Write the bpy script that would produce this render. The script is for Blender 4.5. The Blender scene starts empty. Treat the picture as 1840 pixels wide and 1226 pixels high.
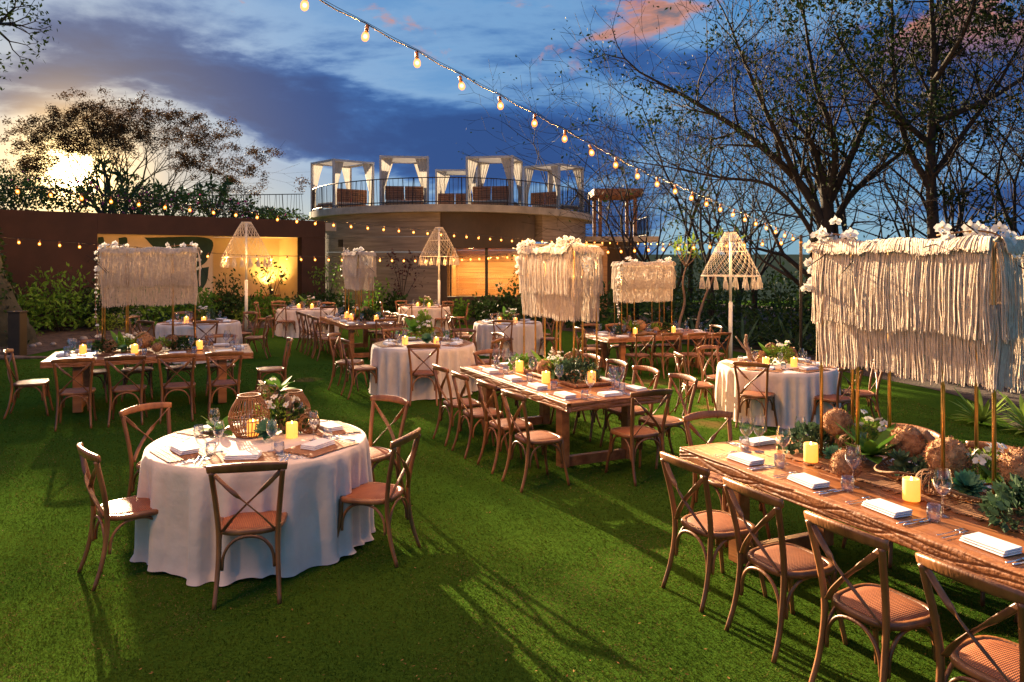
import bpy, bmesh, math, random
import numpy as np
from mathutils import Vector, Matrix
random.seed(7); rng = np.random.default_rng(11)
R = math.radians; PI = math.pi
S = bpy.context.scene
C = S.collection

# ------------------------------------------------------------------ camera, sky, sun, exposure
cd = bpy.data.cameras.new('camera'); cam = bpy.data.objects.new('camera', cd); C.objects.link(cam)
cam.location = (0, 0, 2.2); cam.rotation_euler = (R(90), 0, 0)
cd.sensor_width = 36; cd.lens = 27.39; cd.shift_y = -0.0853; cd.clip_end = 5000; cd.clip_start = 0.05
S.camera = cam
S.view_settings.view_transform = 'Standard'; S.view_settings.look = 'None'
S.view_settings.exposure = EXPOSURE = 2.3; S.view_settings.gamma = 1.0
S.render.engine = 'CYCLES'
S.cycles.use_denoising = True
S.cycles.max_bounces = 6; S.cycles.diffuse_bounces = 3; S.cycles.glossy_bounces = 3
S.cycles.transmission_bounces = 4; S.cycles.transparent_max_bounces = 16
S.cycles.caustics_reflective = False; S.cycles.caustics_refractive = False
S.cycles.sample_clamp_indirect = 3.0

SUN_AZ = -29.5          # degrees from +Y towards +X
SUN_EL = 15.0
sd = bpy.data.lights.new('sun', 'SUN'); sun = bpy.data.objects.new('sun', sd); C.objects.link(sun)
sd.energy = 5.0; sd.angle = R(0.6); sd.color = (1.0, 0.72, 0.42)
sdir = Vector((math.sin(R(SUN_AZ))*math.cos(R(SUN_EL)), math.cos(R(SUN_AZ))*math.cos(R(SUN_EL)), math.sin(R(SUN_EL))))
sun.rotation_euler = sdir.to_track_quat('Z', 'Y').to_euler()
sun.location = (-20, 30, 20)

W = bpy.data.worlds.new('World'); S.world = W; W.use_nodes = True
nt = W.node_tree; nt.nodes.clear(); N = nt.nodes.new; LK = nt.links.new
def wmath(op, a, b=None, c=None, clamp=False):
    n = N('ShaderNodeMath'); n.operation = op; n.use_clamp = clamp
    for i, v in enumerate((a, b, c)):
        if v is None: continue
        if isinstance(v, (int, float)): n.inputs[i].default_value = v
        else: LK(v, n.inputs[i])
    return n.outputs[0]
def wmix(f, a, b, blend='MIX'):
    n = N('ShaderNodeMix'); n.data_type = 'RGBA'; n.blend_type = blend
    for s, v in ((n.inputs[0], f), (n.inputs[6], a), (n.inputs[7], b)):
        if isinstance(v, (int, float)): s.default_value = v
        elif isinstance(v, tuple): s.default_value = v + (1,)
        else: LK(v, s)
    return n.outputs[2]
def wramp(f, lo, hi):
    n = N('ShaderNodeMapRange'); n.interpolation_type = 'SMOOTHSTEP'
    LK(f, n.inputs[0]); n.inputs[1].default_value = lo; n.inputs[2].default_value = hi
    return n.outputs[0]
sky = N('ShaderNodeTexSky'); sky.sky_type = 'NISHITA'; sky.sun_disc = False
sky.sun_elevation = R(SUN_EL*0.55); sky.sun_rotation = R(SUN_AZ); sky.air_density = 1.0; sky.dust_density = 1.2; sky.ozone_density = 3.0
geo = N('ShaderNodeNewGeometry'); tc = N('ShaderNodeTexCoord')
sep = N('ShaderNodeSeparateXYZ'); LK(tc.outputs['Generated'], sep.inputs[0])
el = sep.outputs[2]
den = wmath('ADD', wmath('MAXIMUM', el, 0.0), 0.10)
px = wmath('DIVIDE', sep.outputs[0], den); py = wmath('DIVIDE', sep.outputs[1], den)
cmb = N('ShaderNodeCombineXYZ'); LK(px, cmb.inputs[0]); LK(py, cmb.inputs[1])
def wnoise(vec, scale, detail=6, rough=.55, off=(0, 0, 0), sc=(1, 1, 1), dist=0.0):
    m = N('ShaderNodeMapping'); LK(vec, m.inputs[0]); m.inputs[1].default_value = off; m.inputs[3].default_value = sc
    n = N('ShaderNodeTexNoise'); LK(m.outputs[0], n.inputs['Vector']); n.inputs['Scale'].default_value = scale
    n.inputs['Detail'].default_value = detail; n.inputs['Roughness'].default_value = rough; n.inputs['Distortion'].default_value = dist
    return n.outputs[0]
# clear sky: the physical sky, a little deeper blue
hsv = N('ShaderNodeHueSaturation'); LK(sky.outputs[0], hsv.inputs['Color']); hsv.inputs['Saturation'].default_value = 1.25; hsv.inputs['Value'].default_value = 0.45
SKYK = 0.05
bg = N('ShaderNodeBackground'); out = N('ShaderNodeOutputWorld'); LK(bg.outputs[0], out.inputs[0])
bg.inputs[1].default_value = SKYK
vd = N('ShaderNodeVectorMath'); vd.operation = 'DOT_PRODUCT'; LK(tc.outputs['Generated'], vd.inputs[0])
lowsun = Vector((math.sin(R(SUN_AZ)), math.cos(R(SUN_AZ)), 0.09)).normalized(); vd.inputs[1].default_value = lowsun
sund = wmath('MAXIMUM', vd.outputs['Value'], 0.0)
glow_w = wmath('POWER', sund, 60.0); glow_n = wmath('POWER', sund, 600.0); glow_c = wmath('POWER', sund, 6000.0)
low = wmath('SUBTRACT', 1.0, wramp(el, .0, .12))
clear = wmix(low, (.40, 1.22, 2.55), (.95, 1.95, 2.6))
clear = wmix(.16, clear, hsv.outputs[0])
clear = wmix(wmath('MULTIPLY', glow_w, .85), clear, (2.2, 1.95, 1.6))
# cloud deck
c1 = wnoise(cmb.outputs[0], 0.55, 8, .55, (3.1, 1.7, 0), (1, 1.0, 1), .3)
c2 = wnoise(tc.outputs['Generated'], 2.7, 9, .57, (1.1, 7.2, 4.4), (1, 1, 3.0), .25)
wel = wmath('ADD', el, wmath('MULTIPLY', wmath('SUBTRACT', c2, .5), .22))
bank = wmath('MULTIPLY', wramp(wel, .06, .16), wmath('SUBTRACT', 1.0, wramp(wel, .23, .31)))     # a bank of cloud at middle height
cov = wmath('ADD', wmath('ADD', wmath('MULTIPLY', c1, .40), wmath('MULTIPLY', wramp(c2, .22, .78), .60)), wmath('MULTIPLY', bank, .14))
dens = wramp(cov, .52, .69)
thin = wramp(cov, .44, .56)
cloud_dark = wmix(wramp(cov, .58, .80), (.20, .62, 1.75), (.10, .27, .95))
cloud_dark = wmix(wmath('MULTIPLY', glow_w, .8), cloud_dark, (.62, .60, .68))
skyc = wmix(wmath('MULTIPLY', wmath('MULTIPLY', thin, wmath("SUBTRACT", 1.0, dens)), .17), clear, (2.4, 3.1, 3.6))
skyc = wmix(wmath('MULTIPLY', dens, .93), skyc, cloud_dark)
# small high clouds catching the last orange light, above the bank
c3 = wnoise(tc.outputs['Generated'], 5.0, 8, .62, (9.4, .9, .2), (1, 1, 2.2), .4)
hi = wmath('MULTIPLY', wramp(c3, .55, .64), wramp(el, .20, .25))
hic = wmix(wramp(c3, .60, .70), (3.0, 1.1, .5), (.55, .55, .62))
skyc = wmix(wmath('MULTIPLY', hi, .85), skyc, hic)
# the bright air round the sun
glow = wmix(1.0, wmix(glow_w, (0, 0, 0), (.55, .36, .12)), wmix(glow_n, (0, 0, 0), (11, 6.6, 1.6)), 'ADD')
glow = wmix(1.0, glow, wmix(glow_c, (0, 0, 0), (160, 110, 45)), 'ADD')
skyc = wmix(1.0, skyc, glow, 'ADD')
LK(skyc, bg.inputs[0])
BULB_E = 0.24

# ------------------------------------------------------------------ helpers
def gz(x, y):
    """height of the lawn: level near the camera and falling gently to the back right"""
    h = .8*x + .6*y - 7.3
    h = math.log1p(math.exp(-abs(h)*2.2))/2.2 + max(h, 0)
    return -.45*(1 - math.exp(-h*.08/.45))
def tag(o, label=None, cat=None, group=None, kind=None):
    if label: o['label'] = label
    if cat: o['category'] = cat
    if group: o['group'] = group
    if kind: o['kind'] = kind
    return o
def thing(name, label, cat, loc=(0, 0, 0), rz=0, group=None):
    o = bpy.data.objects.new(name, None); C.objects.link(o); o.empty_display_size = .1
    o.location = loc; o.rotation_euler = (0, 0, rz)
    return tag(o, label, cat, group)
KIDS = {}
def link(name, me, parent=None, loc=(0, 0, 0), rot=(0, 0, 0), scale=(1, 1, 1)):
    o = bpy.data.objects.new(name, me); C.objects.link(o)
    o.location = loc; o.rotation_euler = rot; o.scale = scale
    if parent is not None:
        o.parent = parent; KIDS.setdefault(parent, []).append(o)
    return o
def copy_tree(o, parent=None):
    c = o.copy(); C.objects.link(c)
    if parent is not None:
        c.parent = parent; KIDS.setdefault(parent, []).append(c)
    for k in KIDS.get(o, ()): copy_tree(k, c)
    return c
def place(proto, used, loc, rz, label, group=None, scale=None):
    o = proto if not used else copy_tree(proto)
    used.append(1)
    o.location = loc; o.rotation_euler = (0, 0, rz)
    if scale: o.scale = (scale,)*3 if isinstance(scale, (int, float)) else scale
    o['label'] = label
    if group: o['group'] = group
    return o
def np_mesh(name, verts, faces, mat=None, smooth=False):
    verts = np.asarray(verts, dtype=np.float32).reshape(-1, 3); faces = np.asarray(faces, dtype=np.int32)
    me = bpy.data.meshes.new(name); k = faces.shape[1]
    me.vertices.add(len(verts)); me.vertices.foreach_set('co', verts.ravel())
    me.loops.add(faces.size); me.loops.foreach_set('vertex_index', faces.ravel())
    me.polygons.add(len(faces)); me.polygons.foreach_set('loop_start', np.arange(0, faces.size, k, dtype=np.int32))
    me.polygons.foreach_set('loop_total', np.full(len(faces), k, dtype=np.int32))
    me.polygons.foreach_set('use_smooth', np.full(len(faces), smooth, dtype=bool))
    me.update(calc_edges=True)
    if mat: me.materials.append(mat)
    return me
class MB:
    def __init__(s): s.v = []; s.f = []
    def add(s, vs, fs):
        b = len(s.v); s.v.extend(vs); s.f.extend([tuple(i+b for i in f) for f in fs]); return s
    def box(s, c, d, M=None):
        x, y, z = d[0]/2, d[1]/2, d[2]/2
        vs = [Vector((i*x, j*y, k*z)) for i in (-1, 1) for j in (-1, 1) for k in (-1, 1)]
        if M is not None: vs = [M @ v for v in vs]
        vs = [tuple(v + Vector(c)) for v in vs]
        return s.add(vs, [(0, 1, 3, 2), (4, 6, 7, 5), (0, 4, 5, 1), (2, 3, 7, 6), (0, 2, 6, 4), (1, 5, 7, 3)])
    def bar(s, a, b, w, h, up=(0, 0, 1)):
        a = Vector(a); b = Vector(b); d = (b-a); L = d.length; d.normalize()
        u = Vector(up); x = d.cross(u)
        if x.length < 1e-4: x = d.cross(Vector((1, 0, 0)))
        x.normalize(); z = x.cross(d)
        M = Matrix((x, d, z)).transposed()
        return s.box((a+b)/2, (w, L, h), M)
    def tube(s, pts, r, n=6, cap=True, flat=None):
        pts = [Vector(p) for p in pts]; m = len(pts)
        rs = r if isinstance(r, (list, tuple)) else [r]*m
        t = [(pts[min(i+1, m-1)] - pts[max(i-1, 0)]).normalized() for i in range(m)]
        a = Vector((0, 0, 1)) if abs(t[0].z) < .9 else Vector((1, 0, 0))
        x = t[0].cross(a).normalized(); vs = []
        for i in range(m):
            x = (x - t[i]*x.dot(t[i]))
            x = x.normalized() if x.length > 1e-5 else t[i].orthogonal().normalized()
            y = t[i].cross(x)
            for k in range(n):
                an = 2*PI*k/n
                vs.append(tuple(pts[i] + (x*math.cos(an) + y*math.sin(an))*rs[i]))
        fs = [(i*n+k, i*n+(k+1) % n, (i+1)*n+(k+1) % n, (i+1)*n+k) for i in range(m-1) for k in range(n)]
        if cap: fs += [tuple(range(n-1, -1, -1)), tuple(range((m-1)*n, m*n))]
        return s.add(vs, fs)
    def strip(s, pts, w, h, up):
        """bar of rectangular section swept along pts; up = list or vector of the section's height direction"""
        pts = [Vector(p) for p in pts]; m = len(pts); vs = []
        for i in range(m):
            t = (pts[min(i+1, m-1)] - pts[max(i-1, 0)]).normalized()
            u = Vector(up[i] if isinstance(up, list) else up); u = (u - t*u.dot(t)).normalized(); x = t.cross(u)
            ww = w[i] if isinstance(w, (list, tuple)) else w; hh = h[i] if isinstance(h, (list, tuple)) else h
            for a, b in ((-1, -.55), (-.7, -1), (.7, -1), (1, -.55), (1, .55), (.7, 1), (-.7, 1), (-1, .55)):
                vs.append(tuple(pts[i] + x*a*ww/2 + u*b*hh/2))
        fs = [(i*8+k, i*8+(k+1) % 8, (i+1)*8+(k+1) % 8, (i+1)*8+k) for i in range(m-1) for k in range(8)]
        fs += [tuple(range(7, -1, -1)), tuple(range((m-1)*8, m*8))]
        return s.add(vs, fs)
    def lathe(s, prof, n=16, c=(0, 0, 0), cap0=True, cap1=True):
        vs = []
        for r, z in prof:
            for k in range(n):
                a = 2*PI*k/n; vs.append((c[0]+r*math.cos(a), c[1]+r*math.sin(a), c[2]+z))
        m = len(prof)
        fs = [(i*n+k, i*n+(k+1) % n, (i+1)*n+(k+1) % n, (i+1)*n+k) for i in range(m-1) for k in range(n)]
        if cap0: fs.append(tuple(range(n-1, -1, -1)))
        if cap1: fs.append(tuple(range((m-1)*n, m*n)))
        return s.add(vs, fs)
    def ball(s, c, r, n=12, m=8, jit=0.0, sq=(1, 1, 1)):
        vs = []
        for i in range(m+1):
            th = PI*i/m
            for k in range(n):
                a = 2*PI*k/n; q = r*(1+random.uniform(-jit, jit))
                vs.append((c[0]+q*sq[0]*math.sin(th)*math.cos(a), c[1]+q*sq[1]*math.sin(th)*math.sin(a), c[2]-q*sq[2]*math.cos(th)))
        return s.add(vs, [(i*n+k, i*n+(k+1) % n, (i+1)*n+(k+1) % n, (i+1)*n+k) for i in range(m) for k in range(n)])
    def mesh(s, name, mat, smooth=True, bevel=0):
        me = bpy.data.meshes.new(name); me.from_pydata(s.v, [], s.f)
        if bevel:
            bm = bmesh.new(); bm.from_mesh(me)
            bmesh.ops.bevel(bm, geom=bm.edges[:], offset=bevel, segments=1, affect='EDGES', clamp_overlap=True)
            bm.to_mesh(me); bm.free()
        me.polygons.foreach_set('use_smooth', [smooth]*len(me.polygons)); me.update()
        if mat: me.materials.append(mat)
        return me
    def build(s, name, mat, parent=None, smooth=True, bevel=0, **kw):
        return link(name, s.mesh(name, mat, smooth, bevel), parent, **kw)
def arc(pts, k=6):
    """Catmull-Rom through pts"""
    P = [Vector(p) for p in pts]; P = [P[0]*2-P[1]] + P + [P[-1]*2-P[-2]]; o = []
    for i in range(1, len(P)-2):
        for j in range(k):
            t = j/k; a, b, c, d = P[i-1], P[i], P[i+1], P[i+2]
            o.append(.5*((2*b)+(c-a)*t+(2*a-5*b+4*c-d)*t*t+(3*b-a-3*c+d)*t**3))
    o.append(P[-2]); return o
def leaves(cent, size, aspect=.45, up=.3, fold=.25, spread=None, jit=.35):
    """leaf-shaped faces at the rows of cent: two triangles folded along the midrib"""
    cent = np.asarray(cent, float); n = len(cent)
    d = rng.normal(size=(n, 3)); d[:, 2] += up
    if spread is not None: d += spread*1.2
    d /= np.linalg.norm(d, axis=1)[:, None]
    q = rng.normal(size=(n, 3)); s = np.cross(d, q); s /= np.linalg.norm(s, axis=1)[:, None]; u = np.cross(s, d)
    L = size*(1+rng.uniform(-jit, jit, n))[:, None]; w = L*aspect/2
    v = np.stack([cent, cent+d*L*.45+s*w+u*w*fold, cent+d*L, cent+d*L*.45-s*w+u*w*fold], 1).reshape(-1, 3)
    b = np.arange(n)[:, None]*4
    f = np.concatenate([b+np.array([[0, 1, 2]]), b+np.array([[0, 2, 3]])], 0)
    return v, f
def join(parts):
    vs = []; fs = []; b = 0
    for v, f in parts:
        vs.append(v); fs.append(np.asarray(f)+b); b += len(v)
    return np.concatenate(vs), np.concatenate(fs)

# ------------------------------------------------------------------ materials
MATS = {}
def mat(name, col, col2=None, scale=6.0, rough=.6, bump=0.0, bscale=None, stretch=(1, 1, 1), metal=0, detail=5, rnd=0.0,
        spec=.5, trans=0.0, coat=0.0, contrast=(.35, .65), coord='Object', sheen=0, emit=None):
    if name in MATS: return MATS[name]
    m = bpy.data.materials.new(name); MATS[name] = m; m.use_nodes = True; t = m.node_tree; n = t.nodes; n.clear()
    o = n.new('ShaderNodeOutputMaterial'); p = n.new('ShaderNodeBsdfPrincipled'); t.links.new(p.outputs[0], o.inputs[0])
    p.inputs['Roughness'].default_value = rough; p.inputs['Metallic'].default_value = metal
    p.inputs['Specular IOR Level'].default_value = spec; p.inputs['Coat Weight'].default_value = coat
    p.inputs['Coat Roughness'].default_value = .2
    p.inputs['Sheen Weight'].default_value = sheen
    co = n.new('ShaderNodeTexCoord'); mp = n.new('ShaderNodeMapping'); t.links.new(co.outputs[coord], mp.inputs[0])
    mp.inputs[3].default_value = stretch
    nz = n.new('ShaderNodeTexNoise'); t.links.new(mp.outputs[0], nz.inputs['Vector']); nz.inputs['Scale'].default_value = scale
    nz.inputs['Detail'].default_value = detail; nz.inputs['Roughness'].default_value = .6
    r = n.new('ShaderNodeValToRGB'); t.links.new(nz.outputs[0], r.inputs[0])
    r.color_ramp.elements[0].position = contrast[0]; r.color_ramp.elements[1].position = contrast[1]
    r.color_ramp.elements[0].color = tuple(col)+(1,); r.color_ramp.elements[1].color = tuple(col2 or col)+(1,)
    c = r.outputs[0]
    if rnd:
        oi = n.new('ShaderNodeObjectInfo'); h = n.new('ShaderNodeHueSaturation'); mr = n.new('ShaderNodeMapRange')
        t.links.new(oi.outputs['Random'], mr.inputs[0]); mr.inputs[3].default_value = 1-rnd; mr.inputs[4].default_value = 1+rnd
        t.links.new(mr.outputs[0], h.inputs['Value']); t.links.new(c, h.inputs['Color']); c = h.outputs[0]
        ad = n.new('ShaderNodeVectorMath'); ad.operation = 'ADD'; t.links.new(mp.outputs[0], ad.inputs[0])
        cx = n.new('ShaderNodeMath'); cx.operation = 'MULTIPLY'; t.links.new(oi.outputs['Random'], cx.inputs[0]); cx.inputs[1].default_value = 37
        t.links.new(cx.outputs[0], ad.inputs[1]); t.links.new(ad.outputs[0], nz.inputs['Vector'])
    t.links.new(c, p.inputs['Base Color'])
    if bump:
        n2 = n.new('ShaderNodeTexNoise'); t.links.new(mp.outputs[0], n2.inputs['Vector']); n2.inputs['Scale'].default_value = bscale or scale*3
        n2.inputs['Detail'].default_value = 4
        b = n.new('ShaderNodeBump'); b.inputs['Strength'].default_value = bump; b.inputs['Distance'].default_value = .02
        t.links.new(n2.outputs[0], b.inputs['Height']); t.links.new(b.outputs[0], p.inputs['Normal'])
    if trans:
        tr = n.new('ShaderNodeBsdfTranslucent'); t.links.new(c, tr.inputs[0]); mx = n.new('ShaderNodeMixShader'); mx.inputs[0].default_value = trans
        t.links.new(p.outputs[0], mx.inputs[1]); t.links.new(tr.outputs[0], mx.inputs[2]); t.links.new(mx.outputs[0], o.inputs[0])
    if emit:
        p.inputs['Emission Color'].default_value = tuple(emit[0])+(1,); p.inputs['Emission Strength'].default_value = emit[1]
    return m
def weave(m, scale=90, strength=.5):
    t = m.node_tree; n = t.nodes; p = [x for x in n if x.type == 'BSDF_PRINCIPLED'][0]
    co = n.new('ShaderNodeTexCoord'); w1 = n.new('ShaderNodeTexWave'); w2 = n.new('ShaderNodeTexWave')
    for w, d in ((w1, 'X'), (w2, 'Y')):
        w.bands_direction = d; w.inputs['Scale'].default_value = scale; w.inputs['Distortion'].default_value = .6
        t.links.new(co.outputs['Object'], w.inputs['Vector'])
    mx = n.new('ShaderNodeMath'); mx.operation = 'MULTIPLY'; t.links.new(w1.outputs['Fac'], mx.inputs[0]); t.links.new(w2.outputs['Fac'], mx.inputs[1])
    b = n.new('ShaderNodeBump'); b.inputs['Strength'].default_value = strength; b.inputs['Distance'].default_value = .004
    t.links.new(mx.outputs[0], b.inputs['Height']); t.links.new(b.outputs[0], p.inputs['Normal'])
    # darker holes of the weave
    src = p.inputs['Base Color'].links[0].from_socket
    mm = n.new('ShaderNodeMix'); mm.data_type = 'RGBA'; mm.blend_type = 'MULTIPLY'; mr = n.new('ShaderNodeMapRange')
    t.links.new(mx.outputs[0], mr.inputs[0]); mr.inputs[3].default_value = .45; mr.inputs[4].default_value = 1.15
    mm.inputs[0].default_value = 1; t.links.new(src, mm.inputs[6]); t.links.new(mr.outputs[0], mm.inputs[7]); t.links.new(mm.outputs[2], p.inputs['Base Color'])
M_chair = mat('chair_wood', (.12, .043, .015), (.31, .122, .041), 7, .40, .2, 50, (1, 1, .3), rnd=.32, coat=.2)
M_pad = mat('rattan_seat', (.37, .108, .038), (.52, .17, .06), 9, .55, rnd=.18); weave(M_pad, 27, .6)
M_table = mat('table_wood', (.21, .068, .021), (.43, .17, .06), 3.5, .36, .15, 30, (.22, 2.6, 2.6), rnd=.16, coat=.2)
M_carve = mat('carved_wood', (.19, .066, .021), (.38, .145, .05), 7, .45, .25, 40, rnd=.1)
M_cloth = mat('cloth_linen', (.69, .57, .48), (.77, .66, .57), 3, .8, .55, 9, sheen=.3, rnd=.05)
M_napkin = mat('napkin_linen', (.78, .78, .80), (.84, .84, .86), 8, .85, .15, 120)
M_mat = mat('bark_strips', (.20, .085, .035), (.42, .20, .09), 14, .7, .4, 60, (1, 6, 1))
M_gold = mat('brushed_gold', (.62, .36, .12), (.78, .48, .18), 20, .30, metal=1.0)
M_steel = mat('cutlery_steel', (.62, .63, .66), (.75, .76, .78), 12, .18, metal=1.0)
M_yarn = mat('cotton_yarn', (.62, .49, .375), (.80, .67, .53), 30, .9, .3, 200, sheen=.4)
M_macrame = mat('macrame_cord', (.50, .45, .39), (.62, .57, .50), 20, .9, .2, 150)
M_pole = mat('painted_pole', (.62, .62, .58), (.72, .72, .68), 8, .5, .05)
M_moss = mat('shaggy_bark_ball', (.30, .135, .06), (.55, .31, .155), 26, .95, .9, 60)
M_vine = mat('vine_twine', (.16, .075, .032), (.33, .17, .075), 18, .75, .3, 60)
M_rattan = mat('lantern_cane', (.17, .07, .028), (.32, .15, .062), 14, .55, .2, 60)
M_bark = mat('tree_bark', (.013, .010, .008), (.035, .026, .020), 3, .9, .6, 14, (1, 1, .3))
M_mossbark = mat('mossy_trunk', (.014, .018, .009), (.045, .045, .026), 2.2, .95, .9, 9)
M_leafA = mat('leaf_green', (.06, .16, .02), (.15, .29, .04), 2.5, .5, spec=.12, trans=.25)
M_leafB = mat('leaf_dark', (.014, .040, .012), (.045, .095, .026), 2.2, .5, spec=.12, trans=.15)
M_leafC = mat('leaf_lime', (.14, .24, .03), (.26, .36, .06), 3, .5, spec=.12, trans=.3)
M_leafD = mat('leaf_eucalyptus', (.035, .075, .040), (.085, .15, .075), 9, .55, spec=.12, trans=.15)
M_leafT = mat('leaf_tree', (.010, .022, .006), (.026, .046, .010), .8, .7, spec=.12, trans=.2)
M_leafU = mat('leaf_dry_brown', (.030, .018, .010), (.075, .043, .018), .8, .6, spec=.12, trans=.35)
M_leafP = mat('leaf_purple', (.035, .012, .016), (.075, .026, .03), 3, .55, spec=.12, trans=.2)
M_bract = mat('bract_magenta', (.22, .02, .16), (.42, .05, .30), 5, .6, trans=.3)
M_succ = mat('succulent_green', (.055, .16, .075), (.13, .29, .14), 12, .5)
M_petal = mat('white_petal', (.78, .76, .72), (.86, .84, .80), 10, .6, trans=.25)
M_yellow = mat('flower_heart', (.75, .42, .05), (.85, .6, .1), 10, .6)
M_drift = mat('driftwood_grey', (.13, .075, .05), (.28, .18, .12), 8, .85, .6, 30, (1, 1, .4))
M_pot = mat('terracotta', (.30, .13, .07), (.42, .2, .11), 8, .8, .2)
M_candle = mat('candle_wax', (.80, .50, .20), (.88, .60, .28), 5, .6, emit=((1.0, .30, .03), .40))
M_conc = mat('board_concrete', (.125, .098, .078), (.225, .180, .145), 2.2, .8, .35, 18, (.35, .35, 5))
M_slab = mat('terrace_concrete', (.20, .19, .175), (.31, .29, .265), 1.6, .8, .2, 14)
M_brown = mat('brown_render', (.030, .0125, .009), (.046, .019, .013), 1.5, .85, .1, 30)
M_darkm = mat('dark_metal', (.012, .010, .009), (.022, .018, .016), 6, .45, metal=.3)
M_darkw = mat('dark_fascia', (.020, .010, .007), (.034, .017, .011), 2, .6, .1, 20)
M_cream = mat('cream_render', (.62, .48, .30), (.72, .57, .37), 1.4, .85, .1, 30)
M_mural = mat('mural_green', (.010, .035, .022), (.018, .055, .034), 3, .8)
M_ply = mat('interior_wood', (.42, .20, .075), (.60, .32, .13), 2.2, .55, .08, 30, (.3, .3, 6))
M_dayw = mat('daybed_wood', (.17, .065, .025), (.30, .125, .05), 4, .55, .15, 30, (.3, 3, 3))
M_white = mat('white_fabric', (.40, .39, .38), (.48, .47, .46), 3, .85, .1, 60, trans=.3)
M_cabw = mat('cabana_paint', (.36, .36, .37), (.44, .44, .45), 5, .5)
M_red = mat('red_fabric', (.35, .02, .03), (.45, .04, .05), 5, .8)
M_mulch = mat('mulch_soil', (.020, .013, .009), (.085, .055, .04), 5, .95, 1.0, 22)
M_stone = mat('pale_stone', (.22, .19, .16), (.36, .32, .28), 8, .85, .4, 30)
M_boll = mat('bollard_bronze', (.035, .022, .010), (.055, .035, .016), 4, .5, metal=.2)
M_cable = mat('black_cable', (.012, .010, .009), (.02, .018, .016), 5, .6)
M_socket = mat('bulb_socket', (.10, .045, .02), (.14, .06, .03), 5, .5)
M_terr = mat('far_ground', (.018, .030, .026), (.03, .045, .04), .3, 1.0, spec=0.0)
M_blade = mat('grass_blade', (.022, .062, .006), (.086, .112, .013), 1.1, .85, trans=.2, contrast=(.28, .74), spec=0.0, detail=9)
def emission(name, col, st):
    m = bpy.data.materials.new(name); m.use_nodes = True; t = m.node_tree; t.nodes.clear()
    e = t.nodes.new('ShaderNodeEmission'); o = t.nodes.new('ShaderNodeOutputMaterial'); t.links.new(e.outputs[0], o.inputs[0])
    e.inputs[0].default_value = tuple(col)+(1,); e.inputs[1].default_value = st; return m
def bulbmat():
    m = bpy.data.materials.new('bulb_glow'); m.use_nodes = True; t = m.node_tree; t.nodes.clear()
    e = t.nodes.new('ShaderNodeEmission'); tr = t.nodes.new('ShaderNodeBsdfTransparent'); ad = t.nodes.new('ShaderNodeAddShader'); o = t.nodes.new('ShaderNodeOutputMaterial')
    e.inputs[0].default_value = (1.0, .27, .03, 1); e.inputs[1].default_value = BULB_E; tr.inputs[0].default_value = (.95, .80, .60, 1)
    t.links.new(e.outputs[0], ad.inputs[0]); t.links.new(tr.outputs[0], ad.inputs[1]); t.links.new(ad.outputs[0], o.inputs[0]); return m
M_core = emission('bulb_filament', (1.0, .55, .16), 2.2)
M_bulb = bulbmat()
def glassmat(name, tint, ior, extra=0.0):
    m = bpy.data.materials.new(name); m.use_nodes = True; t = m.node_tree; t.nodes.clear()
    g = t.nodes.new('ShaderNodeBsdfGlossy'); g.inputs['Roughness'].default_value = .03
    tr = t.nodes.new('ShaderNodeBsdfTransparent'); tr.inputs[0].default_value = tuple(tint)+(1,)
    lw = t.nodes.new('ShaderNodeLayerWeight'); lw.inputs[0].default_value = .5
    pw = t.nodes.new('ShaderNodeMath'); pw.operation = 'POWER'; t.links.new(lw.outputs['Facing'], pw.inputs[0]); pw.inputs[1].default_value = ior
    ad = t.nodes.new('ShaderNodeMath'); ad.operation = 'MULTIPLY_ADD'; ad.use_clamp = True; ad.inputs[1].default_value = .75; ad.inputs[2].default_value = extra; t.links.new(pw.outputs[0], ad.inputs[0])
    mx = t.nodes.new('ShaderNodeMixShader'); o = t.nodes.new('ShaderNodeOutputMaterial')
    t.links.new(ad.outputs[0], mx.inputs[0]); t.links.new(tr.outputs[0], mx.inputs[1]); t.links.new(g.outputs[0], mx.inputs[2]); t.links.new(mx.outputs[0], o.inputs[0])
    return m
M_glass = glassmat('clear_glass', (.97, .975, .98), 1.1, .06)
M_pane = glassmat('window_glass', (.92, .93, .92), 4.0, .05)
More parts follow.
